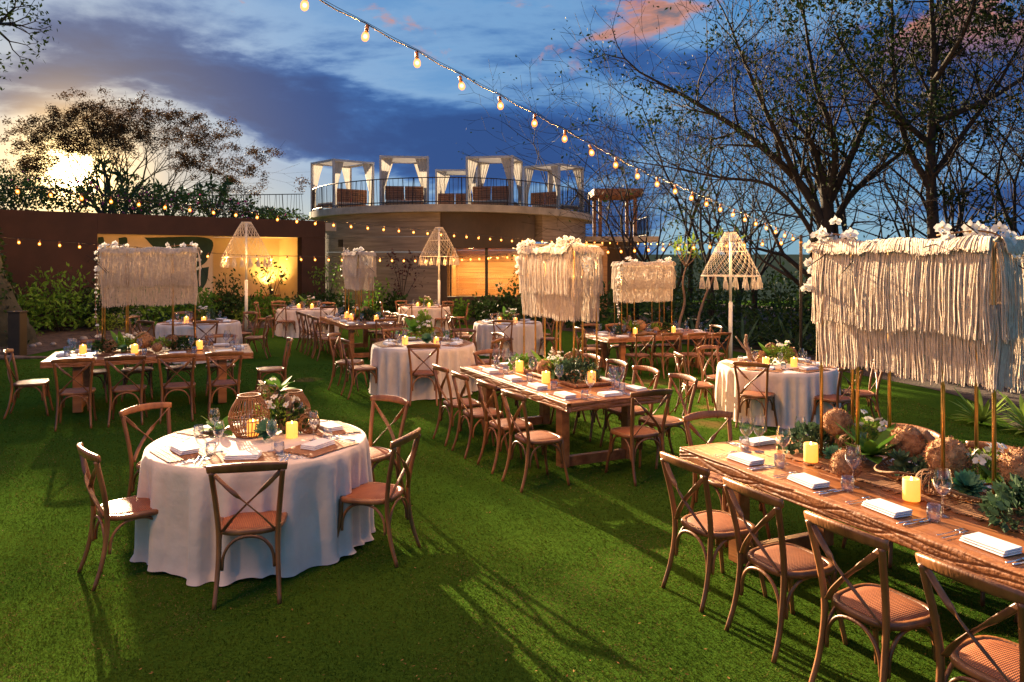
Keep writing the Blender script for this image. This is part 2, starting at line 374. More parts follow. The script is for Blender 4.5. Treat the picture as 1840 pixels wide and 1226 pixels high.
def lawn_material():
    m = bpy.data.materials.new('lawn_turf'); m.use_nodes = True; t = m.node_tree; n = t.nodes; n.clear()
    o = n.new('ShaderNodeOutputMaterial'); p = n.new('ShaderNodeBsdfPrincipled'); t.links.new(p.outputs[0], o.inputs[0])
    p.inputs['Roughness'].default_value = .85; p.inputs['Specular IOR Level'].default_value = 0.0
    g = n.new('ShaderNodeNewGeometry')
    def nz(sc, det=5, ro=.6):
        x = n.new('ShaderNodeTexNoise'); t.links.new(g.outputs['Position'], x.inputs['Vector']); x.inputs['Scale'].default_value = sc
        x.inputs['Detail'].default_value = det; x.inputs['Roughness'].default_value = ro; return x.outputs[0]
    def ramp(f, a, b, ca, cb):
        r = n.new('ShaderNodeValToRGB'); t.links.new(f, r.inputs[0]); r.color_ramp.elements[0].position = a; r.color_ramp.elements[1].position = b
        r.color_ramp.elements[0].color = ca+(1,); r.color_ramp.elements[1].color = cb+(1,); return r.outputs[0]
    def mix(f, a, b):
        x = n.new('ShaderNodeMix'); x.data_type = 'RGBA'
        if isinstance(f, float): x.inputs[0].default_value = f
        else: t.links.new(f, x.inputs[0])
        t.links.new(a, x.inputs[6])
        if isinstance(b, tuple): x.inputs[7].default_value = b+(1,)
        else: t.links.new(b, x.inputs[7])
        return x.outputs[2]
    base = mix(.55, ramp(nz(.8), .3, .7, (.026, .085, .008), (.056, .125, .012)), ramp(nz(45, 6, .75), .3, .7, (.018, .05, .007), (.085, .15, .022)))
    dry = ramp(nz(22, 6, .8), .60, .72, (0, 0, 0), (.5, .5, .5))
    base = mix(dry, base, (.15, .105, .04))
    # worn patches beside the tables
    acc = None
    sp = n.new('ShaderNodeSeparateXYZ'); t.links.new(g.outputs['Position'], sp.inputs[0])
    for x, y, r in ((5.0, 10.6, .75), (2.7, 10.4, .7), (-2.2, 13.9, .8), (3.4, 9.6, .5), (5.6, 9.4, .5), (.9, 12.4, .6), (2.6, 14.6, .9), (-3.3, 4.4, .5), (-1.2, 3.3, .6), (3.0, 11.9, .5), (-3.6, 13.6, .6)):
        d = n.new('ShaderNodeVectorMath'); d.operation = 'DISTANCE'; t.links.new(g.outputs['Position'], d.inputs[0]); d.inputs[1].default_value = (x, y, gz(x, y))
        mr = n.new('ShaderNodeMapRange'); t.links.new(d.outputs['Value'], mr.inputs[0]); mr.inputs[1].default_value = 0; mr.inputs[2].default_value = r; mr.inputs[3].default_value = 1; mr.inputs[4].default_value = 0
        if acc is None: acc = mr.outputs[0]
        else:
            q = n.new('ShaderNodeMath'); q.operation = 'MAXIMUM'; t.links.new(acc, q.inputs[0]); t.links.new(mr.outputs[0], q.inputs[1]); acc = q.outputs[0]
    ml = n.new('ShaderNodeMath'); ml.operation = 'MULTIPLY'; t.links.new(acc, ml.inputs[0]); t.links.new(nz(4.5, 6, .7), ml.inputs[1])
    base = mix(ramp(ml.outputs[0], .24, .42, (0, 0, 0), (.7, .7, .7)), base, (.17, .105, .045))
    t.links.new(base, p.inputs['Base Color'])
    b = n.new('ShaderNodeBump'); b.inputs['Strength'].default_value = .9; b.inputs['Distance'].default_value = .02; t.links.new(nz(60, 5, .7), b.inputs['Height'])
    t.links.new(b.outputs[0], p.inputs['Normal'])
    return m
M_lawn = lawn_material()
M_straw = mat('straw_blade', (.12, .095, .03), (.22, .16, .06), 9, .9, spec=0.0, trans=.15)
M_dry = mat('dry_leaf', (.16, .075, .025), (.34, .19, .07), 30, .9, spec=.05)

# ------------------------------------------------------------------ ground
def sheet(name, xs, ys, zf, m):
    X, Y = np.meshgrid(np.array(xs, float), np.array(ys, float)); nx, ny = len(xs), len(ys)
    Z = np.vectorize(zf)(X, Y)
    i = np.arange(nx*ny).reshape(ny, nx)
    f = np.stack([i[:-1, :-1], i[:-1, 1:], i[1:, 1:], i[1:, :-1]], -1).reshape(-1, 4)
    return link(name, np_mesh(name, np.stack([X, Y, Z], -1).reshape(-1, 3), f, m, True))
tag(sheet('terrain', np.linspace(-2500, 2500, 41), np.linspace(-2000, 3000, 41), lambda x, y: -.75, M_terr), kind='structure')
tag(sheet('lawn', np.linspace(-24, 30, 109), np.linspace(-6, 44, 101), gz, M_lawn), kind='structure')
def band(name, A, B, m, dz=.02, n=40, k=8, rough=.02):
    """ground strip between two outlines"""
    a = arc(A, 8); b = arc(B, 8)
    def samp(P, t):
        q = t*(len(P)-1); i = min(int(q), len(P)-2); return P[i].lerp(P[i+1], q-i)
    vs = []; fs = []
    for i in range(n+1):
        p, q = samp(a, i/n), samp(b, i/n)
        for j in range(k+1):
            v = p.lerp(q, j/k); e = 0 if j in (0, k) else random.uniform(0, rough)*2
            vs.append((v.x, v.y, gz(v.x, v.y)+dz+e+(.03 if 0 < j < k else -.01)))
    fs = [(i*(k+1)+j, (i+1)*(k+1)+j, (i+1)*(k+1)+j+1, i*(k+1)+j+1) for i in range(n) for j in range(k)]
    return tag(MB().add(vs, fs).build(name, m), kind='structure')
V3 = lambda x, y: (x, y, 0)
band('planting_bed', [V3(-12.5, 12), V3(-10.6, 16), V3(-10.2, 19.6), V3(-7.8, 23.2), V3(-6.4, 25.6), V3(-3.5, 27.6), V3(0, 27.4), V3(2.6, 25)],
     [V3(-17, 12), V3(-16, 17), V3(-14, 21.3), V3(-11.3, 24.2), V3(-8, 28), V3(-4, 30), V3(0, 31), V3(4, 34)], M_mulch)
band('planting_bed', [V3(3.0, 26), V3(4.6, 22.6), V3(5.9, 20.3), V3(7.2, 16.6), V3(7.9, 13.6), V3(6.9, 10.2), V3(7.2, 7.5)],
     [V3(9, 43), V3(14, 38), V3(20, 32), V3(24, 26), V3(26, 20), V3(27, 13), V3(28, 7)], M_mulch, k=14)
# turf blades: dense near the camera and thinner further off
WORN = np.array([(5.0, 10.6, .75), (2.7, 10.4, .7), (-2.2, 13.9, .8), (3.4, 9.6, .5), (5.6, 9.4, .5), (.9, 12.4, .6), (2.6, 14.6, .9), (-3.3, 4.4, .5), (-1.2, 3.3, .5), (3.0, 11.9, .5)])
def turf(n, m, dry=False):
    d = np.exp(rng.uniform(math.log(2.4), math.log(15.5), n)); x = rng.uniform(-.95, .95, n)*d
    pat = np.sin(x*2.1+1.3*np.sin(d*1.7))+np.sin(d*2.6+1.1*np.sin(x*2.9+.6))+.7*np.sin(x*6.3-d*5.1)+.6*np.sin(x*11+d*9)
    w = np.min(np.hypot(x[:, None]-WORN[None, :, 0], d[:, None]-WORN[None, :, 1])/WORN[None, :, 2], 1)
    keep = (x > -11) & (x < 6.8) & (rng.uniform(0, 1, n) < np.clip(w*1.1-.05+.15*pat, .12, 1))
    keep &= (pat + rng.normal(0, .9, n) > .7) if dry else (pat + rng.normal(0, .7, n) < 2.3)
    d = d[keep]; x = x[keep]; n = len(d)
    base = np.stack([x, d, np.array([gz(a, b) for a, b in zip(x, d)])], 1)
    h = rng.uniform(.006, .019, n)*(1+.03*d); w = rng.uniform(.0014, .0028, n)*(.6+.16*d)
    an = rng.uniform(0, 2*PI, n); side = np.stack([np.cos(an), np.sin(an), 0*an], 1)*w[:, None]
    lean = np.stack([rng.normal(0, 1.3, n), rng.normal(0, 1.3, n), np.ones(n)*(.5 if dry else .8)], 1); lean /= np.linalg.norm(lean, axis=1)[:, None]
    v = np.stack([base-side, base+side, base+lean*h[:, None]], 1).reshape(-1, 3)
    return np_mesh('grass', v, np.arange(3*n).reshape(-1, 3), m)
gr = tag(link('grass', turf(640000, M_blade)), 'short green turf covering the lawn between the tables', 'grass', kind='stuff')
tag(link('dry_blades', turf(260000, M_straw, True), gr), kind='stuff')
n_ = 2600; d_ = np.exp(rng.uniform(math.log(2.6), math.log(14), n_)); x_ = rng.uniform(-.95, .75, n_)*d_
k_ = (np.sin(x_*1.3+d_*.7)+np.sin(d_*1.9-x_*.8)+rng.normal(0, .8, n_) > .3) & (x_ < 6.6); x_ = x_[k_]; d_ = d_[k_]
z_ = np.array([gz(a, b) for a, b in zip(x_, d_)])+.012
v_, f_ = leaves(np.stack([x_, d_, z_], 1), .022, .5, 0, .2); v_[:, 2] = np.repeat(z_, 4)+(v_[:, 2]-np.repeat(z_, 4))*.25
tag(link('leaf_litter', np_mesh('leaf_litter', v_, f_, M_dry)), 'tiny dry leaves scattered over the turf', 'leaf litter', kind='stuff')

# ------------------------------------------------------------------ low brown wing on the left with the mural recess
WA = Vector((-16.2, 19.2, 0)); WB = Vector((-7.2, 29.0, 0)); wd = (WB-WA).normalized(); wn = Vector((-wd.y, wd.x, 0))    # wn points away from the lawn
WL = (WB-WA).length; WZ = 3.42
def wp(s, t, z): v = WA + wd*s + wn*t; return Vector((v.x, v.y, z))
wing = thing('garden_wing', 'low brown rendered wall with a painted recess under a planted roof', 'building', (WA.x, WA.y, 0))
wing.location = (0, 0, 0)
def wbox(mb, s0, s1, t0, t1, z0, z1):
    M = Matrix((wd, wn, Vector((0, 0, 1)))).transposed(); c = wp((s0+s1)/2, (t0+t1)/2, (z0+z1)/2)
    return mb.box(c, (s1-s0, t1-t0, z1-z0), M)
RS0, RS1, RZ = 5.6, 12.6, 2.80       # the recess along the wall
wbox(MB(), -8, RS0, 0, .3, -1, WZ).build('wall', M_brown, wing, False)
wbox(MB(), RS0+.003, WL+.3, 0, .3, RZ, WZ).build('fascia', M_brown, wing, False)
wbox(MB(), RS1, WL+.3, .01, .3, -1, RZ-.003).build('wall', M_brown, wing, False)
wbox(MB(), -8, WL+1, .31, 9, WZ-.35, WZ-.05).build('roof_deck', M_slab, wing, False)
wbox(MB(), RS0-.3, 13.62, .31, 3.2, RZ+.02, RZ+.14).build('ceiling', M_cream, wing, False)
# recess walls: painted wall forward, lamp-lit wall behind
wbox(MB(), RS0-.3, 9.6, .8, 1.0, -1, RZ+.01).build('mural_wall', M_cream, wing, False)
wbox(MB(), 9.4, 9.6, 1.01, 3.0, -1, RZ+.01).build('side_wall', M_cream, wing, False)
wbox(MB(), 9.4, 13.62, 3.01, 3.2, -1, RZ+.01).build('back_wall', M_cream, wing, False)
wbox(MB(), 13.45, 13.6, .31, 3.0, -1, RZ+.01).build('side_wall', M_cream, wing, False)
wbox(MB(), RS0-.2, RS0-.003, .31, .79, -1, RZ+.01).build('side_wall', M_cream, wing, False)
for row in range(4):
    for k in range(10):
        wbox(MB(), 9.65+k*.36, 9.65+k*.36+.34, 2.6+.01*random.random(), 2.9, -.2+row*.2, -.2+row*.2+.185).build('brick', M_pot, wing, False, .008)
def blob(pts, t, name='mural_shape'):
    P = arc(pts+[pts[0]], 8)[:-1]; n = len(P)
    vs = [wp(p.x, t, p.y) for p in P] + [wp(p.x, t-.012, p.y) for p in P]
    MB().add([tuple(v) for v in vs], [tuple(range(n)), tuple(range(2*n-1, n-1, -1))] + [(i, (i+1) % n, n+(i+1) % n, n+i) for i in range(n)]).build(name, M_mural, wing, False)
b2 = lambda *a: [(x, y, 0) for x, y in a]
blob(b2((7.3, 2.72), (9.45, 2.72), (9.4, 2.0), (9.0, 1.75), (8.75, 2.0), (8.85, 2.35), (8.6, 2.2), (8.3, 2.35), (7.7, 2.35)), .79)
blob(b2((9.45, 1.75), (9.35, 1.2), (9.0, .85), (8.6, .95), (8.55, 1.3), (9.0, 1.65)), .785)
blob(b2((7.3, 1.9), (7.6, 1.5), (7.9, 1.45), (8.2, 1.25), (8.25, .9), (8.9, .5), (9.5, .1), (9.5, -.5), (7.6, -.5), (7.5, .9)), .787)
blob(b2((5.9, 2.7), (6.05, 2.7), (6.05, 2.4), (5.9, 2.4)), .788)
blob(b2((6.5, 2.7), (6.75, 2.7), (6.72, 2.35), (6.55, 2.35)), .786)
# uplight on the back wall of the recess
up = thing('uplight', 'small floor lamp throwing light up the yellow recess wall', 'lamp', tuple(wp(12.95, 2.70, .72)))
MB().lathe([(.05, -.1), (.06, 0), (.055, .05), (.03, .06)], 12).build('housing', M_darkm, up)
MB().lathe([(.001, .062), (.045, .064)], 12, cap0=False, cap1=True).build('lens', emission('uplight_glow', (1, .62, .16), 12), up)
ld = bpy.data.lights.new('uplight_beam', 'SPOT'); lo = bpy.data.objects.new('uplight_beam', ld); C.objects.link(lo); lo.parent = up
ld.energy = 80; ld.color = (1, .60, .15); ld.spot_size = R(130); ld.spot_blend = .9; ld.shadow_soft_size = .06
lo.location = (0, 0, .09); lo.rotation_euler = (R(180), 0, 0)

# ------------------------------------------------------------------ round terrace building
DZ = 4.08       # terrace level
CURVE = [(-9.6, 38.0), (-9.25, 35.6), (-8.0, 33.0), (-6.2, 31.0), (-4.2, 29.8), (-2.2, 29.5), (-.3, 30.2), (1.4, 32.0), (2.9, 34.8), (3.9, 38.2), (4.3, 42.0)]
CP = [Vector((p.x, p.y, 0)) for p in arc([(x, y, 0) for x, y in CURVE], 10)]
def offset(P, o):
    out = []
    for i in range(len(P)):
        t = (P[min(i+1, len(P)-1)]-P[max(i-1, 0)]).normalized(); out.append(P[i] + Vector((-t.y, t.x, 0))*o)
    return out
villa = thing('terrace_building', 'round concrete building with a roof terrace and a lit glazed room', 'building')
def wallstrip(P, o0, o1, z0, z1):
    a, b = offset(P, o0), offset(P, o1); n = len(P); vs = []
    for i in range(n):
        for p, z in ((a[i], z0), (a[i], z1), (b[i], z1), (b[i], z0)): vs.append((p.x, p.y, z))
    fs = [(i*4+k, (i+1)*4+k, (i+1)*4+(k+1) % 4, i*4+(k+1) % 4) for i in range(n-1) for k in range(4)]
    return MB().add(vs, fs + [(0, 1, 2, 3), tuple((n-1)*4+k for k in (3, 2, 1, 0))])
wallstrip(CP, 0, .5, DZ-.28, DZ).build('slab_edge', M_slab, villa, False)
inn = offset(CP, .49); n = len(inn)
MB().add([(p.x, p.y, DZ-.02) for p in inn] + [(p.x, p.y, DZ-.27) for p in inn], [tuple(range(n)), tuple(range(2*n-1, n-1, -1))]).build('terrace_floor', M_slab, villa, False)
# board-marked wall panels from the left end to the glazed room
def seg(a, b): return CP[a:b+1]
iL, iG = 7, 47
rows = [(-.9, .38), (.39, 1.02), (1.03, 1.62), (1.63, 2.26), (2.27, 2.86), (2.87, 3.44), (3.45, DZ-.285)]
for r, (z0, z1) in enumerate(rows):
    i = iL + (r*3) % 5
    cuts = [iL] + list(range(i+3, iG-2, 7)) + [iG]
    for a, b in zip(cuts[:-1], cuts[1:]):
        P = seg(a, b)
        q = P[:]; q[-1] = P[-2].lerp(P[-1], .985)
        wallstrip(q, .42+random.uniform(0, .008), .7, z0, z1).build('wall_panel', M_conc, villa, False)
MB().box((CP[30].x-.7, CP[30].y+.36, 2.62), (.2, .06, .3), Matrix.Rotation(-.5, 3, 'Z')).build('wall_vent', M_darkm, villa, False)
# dark fascia and the right-hand drum
wallstrip(seg(iG, 70), .55, .8, 2.42, DZ-.285).build('fascia', M_darkw, villa, False)
wallstrip(seg(71, 100), .35, .8, 2.7, DZ-.285).build('drum_wall', M_conc, villa, False)
MB().box((CP[iG].x+.12, CP[iG].y+.75, .8), (.3, .3, 3.3)).build('column', M_darkw, villa, False)
# glazed room
x0, x1, yg, yb = CP[iG].x+.28, 3.4, 31.6, 36.0
gx = np.linspace(x0, x1, 5)
for k in range(4):
    fr = MB()
    for x in (gx[k]+.03, gx[k+1]-.03): fr.box((x, yg, 1.05), (.06, .1, 2.9))
    for z in (-.38, 2.47): fr.box(((gx[k]+gx[k+1])/2, yg, z), (gx[k+1]-gx[k]-.121, .1, .06))
    w = fr.build('window', M_darkm, villa, False)
    MB().box(((gx[k]+gx[k+1])/2, yg, 1.05), (gx[k+1]-gx[k]-.12, .012, 2.8)).build('pane', M_pane, w, False)
for k in range(12):     # timber boards of the lit back wall
    MB().box(((x0+x1)/2, yb, -.5+k*.26+.128), (x1-x0+1, .05, .25)).build('wall_board', M_ply, villa, False, .006)
MB().box(((x0+x1)/2, (yg+yb)/2, 2.56), (x1-x0+.6, yb-yg, .08)).build('room_ceiling', M_cream, villa, False)
MB().box(((x0+x1)/2, (yg+yb)/2, -.52), (x1-x0+.6, yb-yg, .08)).build('room_floor', M_slab, villa, False)
MB().box((x0-.15, (yg+yb)/2+.1, 1.0), (.2, yb-yg-.4, 3.0)).build('side_wall', M_ply, villa, False)
MB().box((x1+.4, (yg+yb)/2+.1, 1.0), (.2, yb-yg-.4, 3.0)).build('side_wall', M_ply, villa, False)
for k, x in enumerate((x0+.7, x0+2.6)):
    pn = thing('ceiling_lamp', 'small lamp lighting the timber room behind the glazing', 'lamp', (x, 34.6, 2.44), 0, 'lamps in the glazed room')
    MB().lathe([(.10, 0), (.10, .06), (.02, .08)], 14).build('shade', M_darkm, pn)
    MB().lathe([(.001, -.004), (.09, -.003)], 14, cap0=False).build('lens', emission('room_glow', (1, .6, .22), 25), pn)
    l2 = bpy.data.lights.new('room_light', 'SPOT'); o2 = bpy.data.objects.new('room_light', l2); C.objects.link(o2); o2.parent = pn
    l2.energy = 120; l2.color = (1, .60, .24); l2.spot_size = R(165); l2.spot_blend = .6; l2.shadow_soft_size = .1; o2.location = (0, 0, -.03)
for k in range(4):
    cn = thing('lounge_chair', 'cream low lounge chair inside the glazed timber room', 'chair', (x0+.6+k*1.05, 33.2, -.48), 0, 'lounge chairs in the glazed room')
    MB().box((0, 0, .36), (.7, .6, .2)).build('seat', M_cream, cn, False, .04)
    MB().box((0, -.3, .66), (.7, .14, .5)).build('backrest', M_cream, cn, False, .04)
    for sx in (-.28, .28):
        for sy in (-.2, .2): MB().box((sx, sy, .13), (.05, .05, .26)).build('leg', M_dayw, cn, False)
# bench wall in front of the glazing
MB().box(((x0+x1)/2-.5, 30.9, -.1), (x1-x0, .35, 1.2)).build('planter_wall', M_darkw, villa, False)
# lower right terrace with timber pergola
MB().box((4.6, 42.5, 2.93), (5.4, 7.5, .26)).build('lower_slab', M_slab, villa, False)
MB().box((4.3, 43, 1.2), (4.2, 6, 3.2)).build('lower_wall', M_darkw, villa, False)
perg = thing('pergola', 'brown timber pergola on the lower terrace beside the round building', 'pergola', (5.3, 41.6, 3.06))
for x in (-.75, 1.05):
    for y in (-1.4, 1.4): MB().box((x, y, 1.05), (.17, .17, 2.1)).build('post', M_dayw, perg, False)
MB().box((.15, 0, 2.3), (2.5, 3.6, .34)).build('roof', M_dayw, perg, False)
for k in range(9): MB().box((.15, -1.6+k*.4, 2.11), (2.3, .08, .04)).build('slat', M_dayw, perg, False)
def railing(P, z, label, gap=.16, h=1.02, closed_posts=9):
    r = thing('railing', label, 'railing', tuple(P[0])[:2]+(0,)); r.location = (0, 0, 0)
    L = [0]
    for a, b in zip(P[:-1], P[1:]): L.append(L[-1]+(b-a).length)
    def at(s):
        for i in range(len(P)-1):
            if s <= L[i+1]: return P[i].lerp(P[i+1], (s-L[i])/max(L[i+1]-L[i], 1e-6))
        return P[-1]
    n = max(int(L[-1]/.5), 2)
    for zz, nm in ((z+h, 'top_rail'), (z+.1, 'bottom_rail')):
        MB().tube([at(L[-1]*i/n)+Vector((0, 0, zz)) for i in range(n+1)], .022, 6).build(nm, M_darkm, r)
    nb = int(L[-1]/gap); bars = MB()
    for i in range(nb+1):
        s = L[-1]*i/nb; p = at(s); q = at(min(max(s+random.uniform(-.09, .09), 0), L[-1]))
        w = .009 if i % 12 else .02
        bars.tube([p+Vector((0, 0, z)), q+Vector((0, 0, z+h))], w, 4)
    tag(bars.build('baluster', M_darkm, r, False), kind='stuff')
    return r
railing(offset(CP, .12)[4:101], DZ, 'black metal railing with uneven bars round the roof terrace')
railing([Vector((-14.5, 37, 0)), Vector((-12, 36.6, 0)), Vector((-9.7, 36.2, 0))], 3.95, 'black metal railing along the planted roof beside the round terrace')
railing([Vector((4.7, 39, 0)), Vector((6.9, 39.1, 0)), Vector((7.0, 44, 0))], 3.06, 'black metal railing round the pergola terrace')
# cabanas with daybeds
def cabana(x, y, rz, label, s=1.0, group=None):
    c = thing('cabana', label, 'cabana', (x, y, DZ-.01), rz, group)
    w, h = 1.0*s, 2.3*s
    for sx in (-1, 1):
        for sy in (-1, 1): MB().box((sx*w, sy*w, h/2), (.09, .09, h)).build('post', M_cabw, c, False)
    for sx in (-1, 1): MB().box((sx*w, 0, h-.05), (.085, 2*w-.095, .09)).build('beam', M_cabw, c, False)
    for sy in (-1, 1): MB().box((0, sy*w, h-.05), (2*w-.095, .085, .09)).build('beam', M_cabw, c, False)
    vs = []; n = 10
    for i in range(n+1):
        for j in range(n+1):
            u, v = i/n*2-1, j/n*2-1
            vs.append((u*w*.98, v*w*.98, h+.012-.13*(1-u*u)*(.4+.6*abs(math.cos(v*4.7)))))
    MB().add(vs, [(i*(n+1)+j, (i+1)*(n+1)+j, (i+1)*(n+1)+j+1, i*(n+1)+j+1) for i in range(n) for j in range(n)]).build('roof_cloth', M_white, c)
    for sx in (-1, 1):
        for sy in (-1, 1):
            vs = []; K = 10; Hn = 9
            for i in range(Hn+1):
                z = (h-.1)*(1-i/Hn); tz = i/Hn
                wid = .40*(1-min(tz/.62, 1))**1.2+.14 if tz < .62 else .14+.12*(tz-.62)
                for j in range(K+1):
                    u = j/K; q = u*wid
                    vs.append((sx*(w-.02-q*.95), sy*(w-.07-.05*math.sin(u*22+i*.3)), z))
            MB().add(vs, [(i*(K+1)+j, (i+1)*(K+1)+j, (i+1)*(K+1)+j+1, i*(K+1)+j+1) for i in range(Hn) for j in range(K)]).build('curtain', M_white, c)
    return c
def daybed(x, y, rz, label, cushion=False):
    d = thing('daybed', label, 'daybed', (x, y, DZ-.01), rz, 'daybeds on the roof terrace')
    MB().box((0, .1, .30), (1.7, 1.75, .10)).build('frame', M_dayw, d, False)
    for sx in (-.7, .7):
        for sy in (-.6, .8): MB().box((sx, sy, .125), (.12, .12, .25)).build('leg', M_dayw, d, False)
    MB().box((0, .1, .40), (1.6, 1.65, .10)).build('mattress', M_white, d, False, .03)
    Mx = Matrix.Rotation(R(-22), 3, 'X')
    for sx in (-1, 1):
        for k in range(6): MB().box((sx*.42, -.72-.0*k, .50+k*.098), (.80, .05, .09), Mx).build('back_slat', M_dayw, d, False)
    if cushion: MB().ball((.3, -.2, .56), .22, 10, 6, sq=(1, .6, .6)).build('cushion', M_red, d)
for a in ((-7.75, 35.6, R(42), 'white curtained cabana at the terrace end by the planted roof'),
          (-4.75, 34.2, R(9), 'white curtained cabana tallest on the terrace, above the board-marked wall'),
          (-.75, 34.2, R(-12), 'white curtained cabana on the terrace above the dark fascia'),
          (2.0, 37.3, R(-38), 'white curtained cabana at the terrace end by the timber pergola'),
          (-2.75, 39.5, R(0), 'white curtained cabana standing behind two others on the terrace')): cabana(*a)
for a in ((-7.75, 35.7, R(42), 'brown slatted daybed under the cabana at the planted roof end', True), (-4.75, 34.3, R(9), 'brown slatted daybed under the tallest terrace cabana'),
          (-.75, 34.3, R(-12), 'brown slatted daybed under the cabana above the dark fascia'), (2.0, 37.4, R(-38), 'brown slatted daybed with red cushion under the cabana by the pergola', True),
          (-2.75, 38.3, 0, 'brown slatted daybed between the two middle cabanas')): daybed(*a)

# ------------------------------------------------------------------ cross-back chairs
def make_chair():
    t = thing('cross_back_chair', '', 'chair')
    n = 28; ring = []
    for k in range(n):
        a = 2*PI*k/n; ca, sa = math.cos(a), math.sin(a); e = .62
        x = .215*math.copysign(abs(ca)**e, ca); y = .205*math.copysign(abs(sa)**e, sa); x *= 1 + .10*(y/.2)
        ring.append((x, y))
    def loop(s, z): return [(x*s, y*s, z) for x, y in ring]
    rim = MB(); lv = [(.985, .418), (1.0, .428), (1.0, .444), (.97, .452), (.86, .452), (.85, .440)]
    for s, z in lv: rim.v += loop(s, z)
    rim.f = [(i*n+k, i*n+(k+1) % n, (i+1)*n+(k+1) % n, (i+1)*n+k) for i in range(len(lv)-1) for k in range(n)] + [tuple(range(n-1, -1, -1))]
    seat = rim.build('seat', M_chair, t)
    pad = MB()
    for s, z in ((.86, .446), (.80, .453), (.55, .460), (.25, .463)): pad.v += loop(s, z)
    pad.f = [(i*n+k, i*n+(k+1) % n, (i+1)*n+(k+1) % n, (i+1)*n+k) for i in range(3) for k in range(n)] + [tuple(range(3*n, 4*n))]
    pad.build('woven_pad', M_pad, seat)
    for s in (-1, 1):
        P = arc([(s*.195, -.285, 0), (s*.185, -.235, .15), (s*.178, -.205, .32), (s*.18, -.20, .46), (s*.192, -.222, .62), (s*.207, -.258, .78), (s*.214, -.272, .845)], 4)
        MB().tube(P, [.0135+.004*min(1, i/10) for i in range(len(P))], 8).build('leg', M_chair, t)
        P = arc([(s*.205, .225, 0), (s*.19, .195, .16), (s*.178, .17, .30), (s*.175, .165, .43)], 4)
        MB().tube(P, [.013+.0035*min(1, i/8) for i in range(len(P))], 8).build('leg', M_chair, t)
    P = arc([(-.238, -.262, .862), (-.13, -.297, .872), (0, -.308, .876), (.13, -.297, .872), (.238, -.262, .862)], 5); m = len(P)
    MB().strip(P, .026, [.046+.014*math.sin(PI*i/(m-1)) for i in range(m)], (0, -.22, 1)).build('top_rail', M_chair, t)
    for s in (-1, 1):
        P = arc([(s*.205, -.262, .835), (s*.10, -.268+.006*s, .73), (0, -.262+.008*s, .635), (-s*.09, -.236+.006*s, .54), (-s*.155, -.206, .455)], 5)
        MB().strip(P, .009, .030, (1*s, 0, .9)).build('cross_slat', M_chair, t)
    def brace(a, b, zlo=.21, ztop=.405):
        a, b = Vector(a), Vector(b); mid = (a+b)/2; d = (b-a)
        P = arc([a+Vector((0, 0, zlo)), a+d*.02+Vector((0, 0, zlo+.08)), a+d*.10+Vector((0, 0, ztop-.055)), a+d*.26+Vector((0, 0, ztop-.008)), mid+Vector((0, 0, ztop+.008)),
                 b-d*.26+Vector((0, 0, ztop-.008)), b-d*.10+Vector((0, 0, ztop-.055)), b-d*.02+Vector((0, 0, zlo+.08)), b+Vector((0, 0, zlo))], 3)
        MB().tube(P, .0105, 6).build('brace', M_chair, t)
    brace((-.158, -.208, 0), (.158, -.208, 0)); brace((-.158, .178, 0), (.158, .178, 0))
    for s in (-1, 1): brace((s*.180, -.185, 0), (s*.182, .155, 0))
    return t
chair0 = make_chair(); chairs_used = []
def chair(x, y, face, label, group):
    """face: direction (x, y) the sitter looks"""
    rz = math.atan2(face[1], face[0]) - PI/2 + random.uniform(-.05, .05)
    return place(chair0, chairs_used, (x, y, gz(x, y)), rz, label, group)

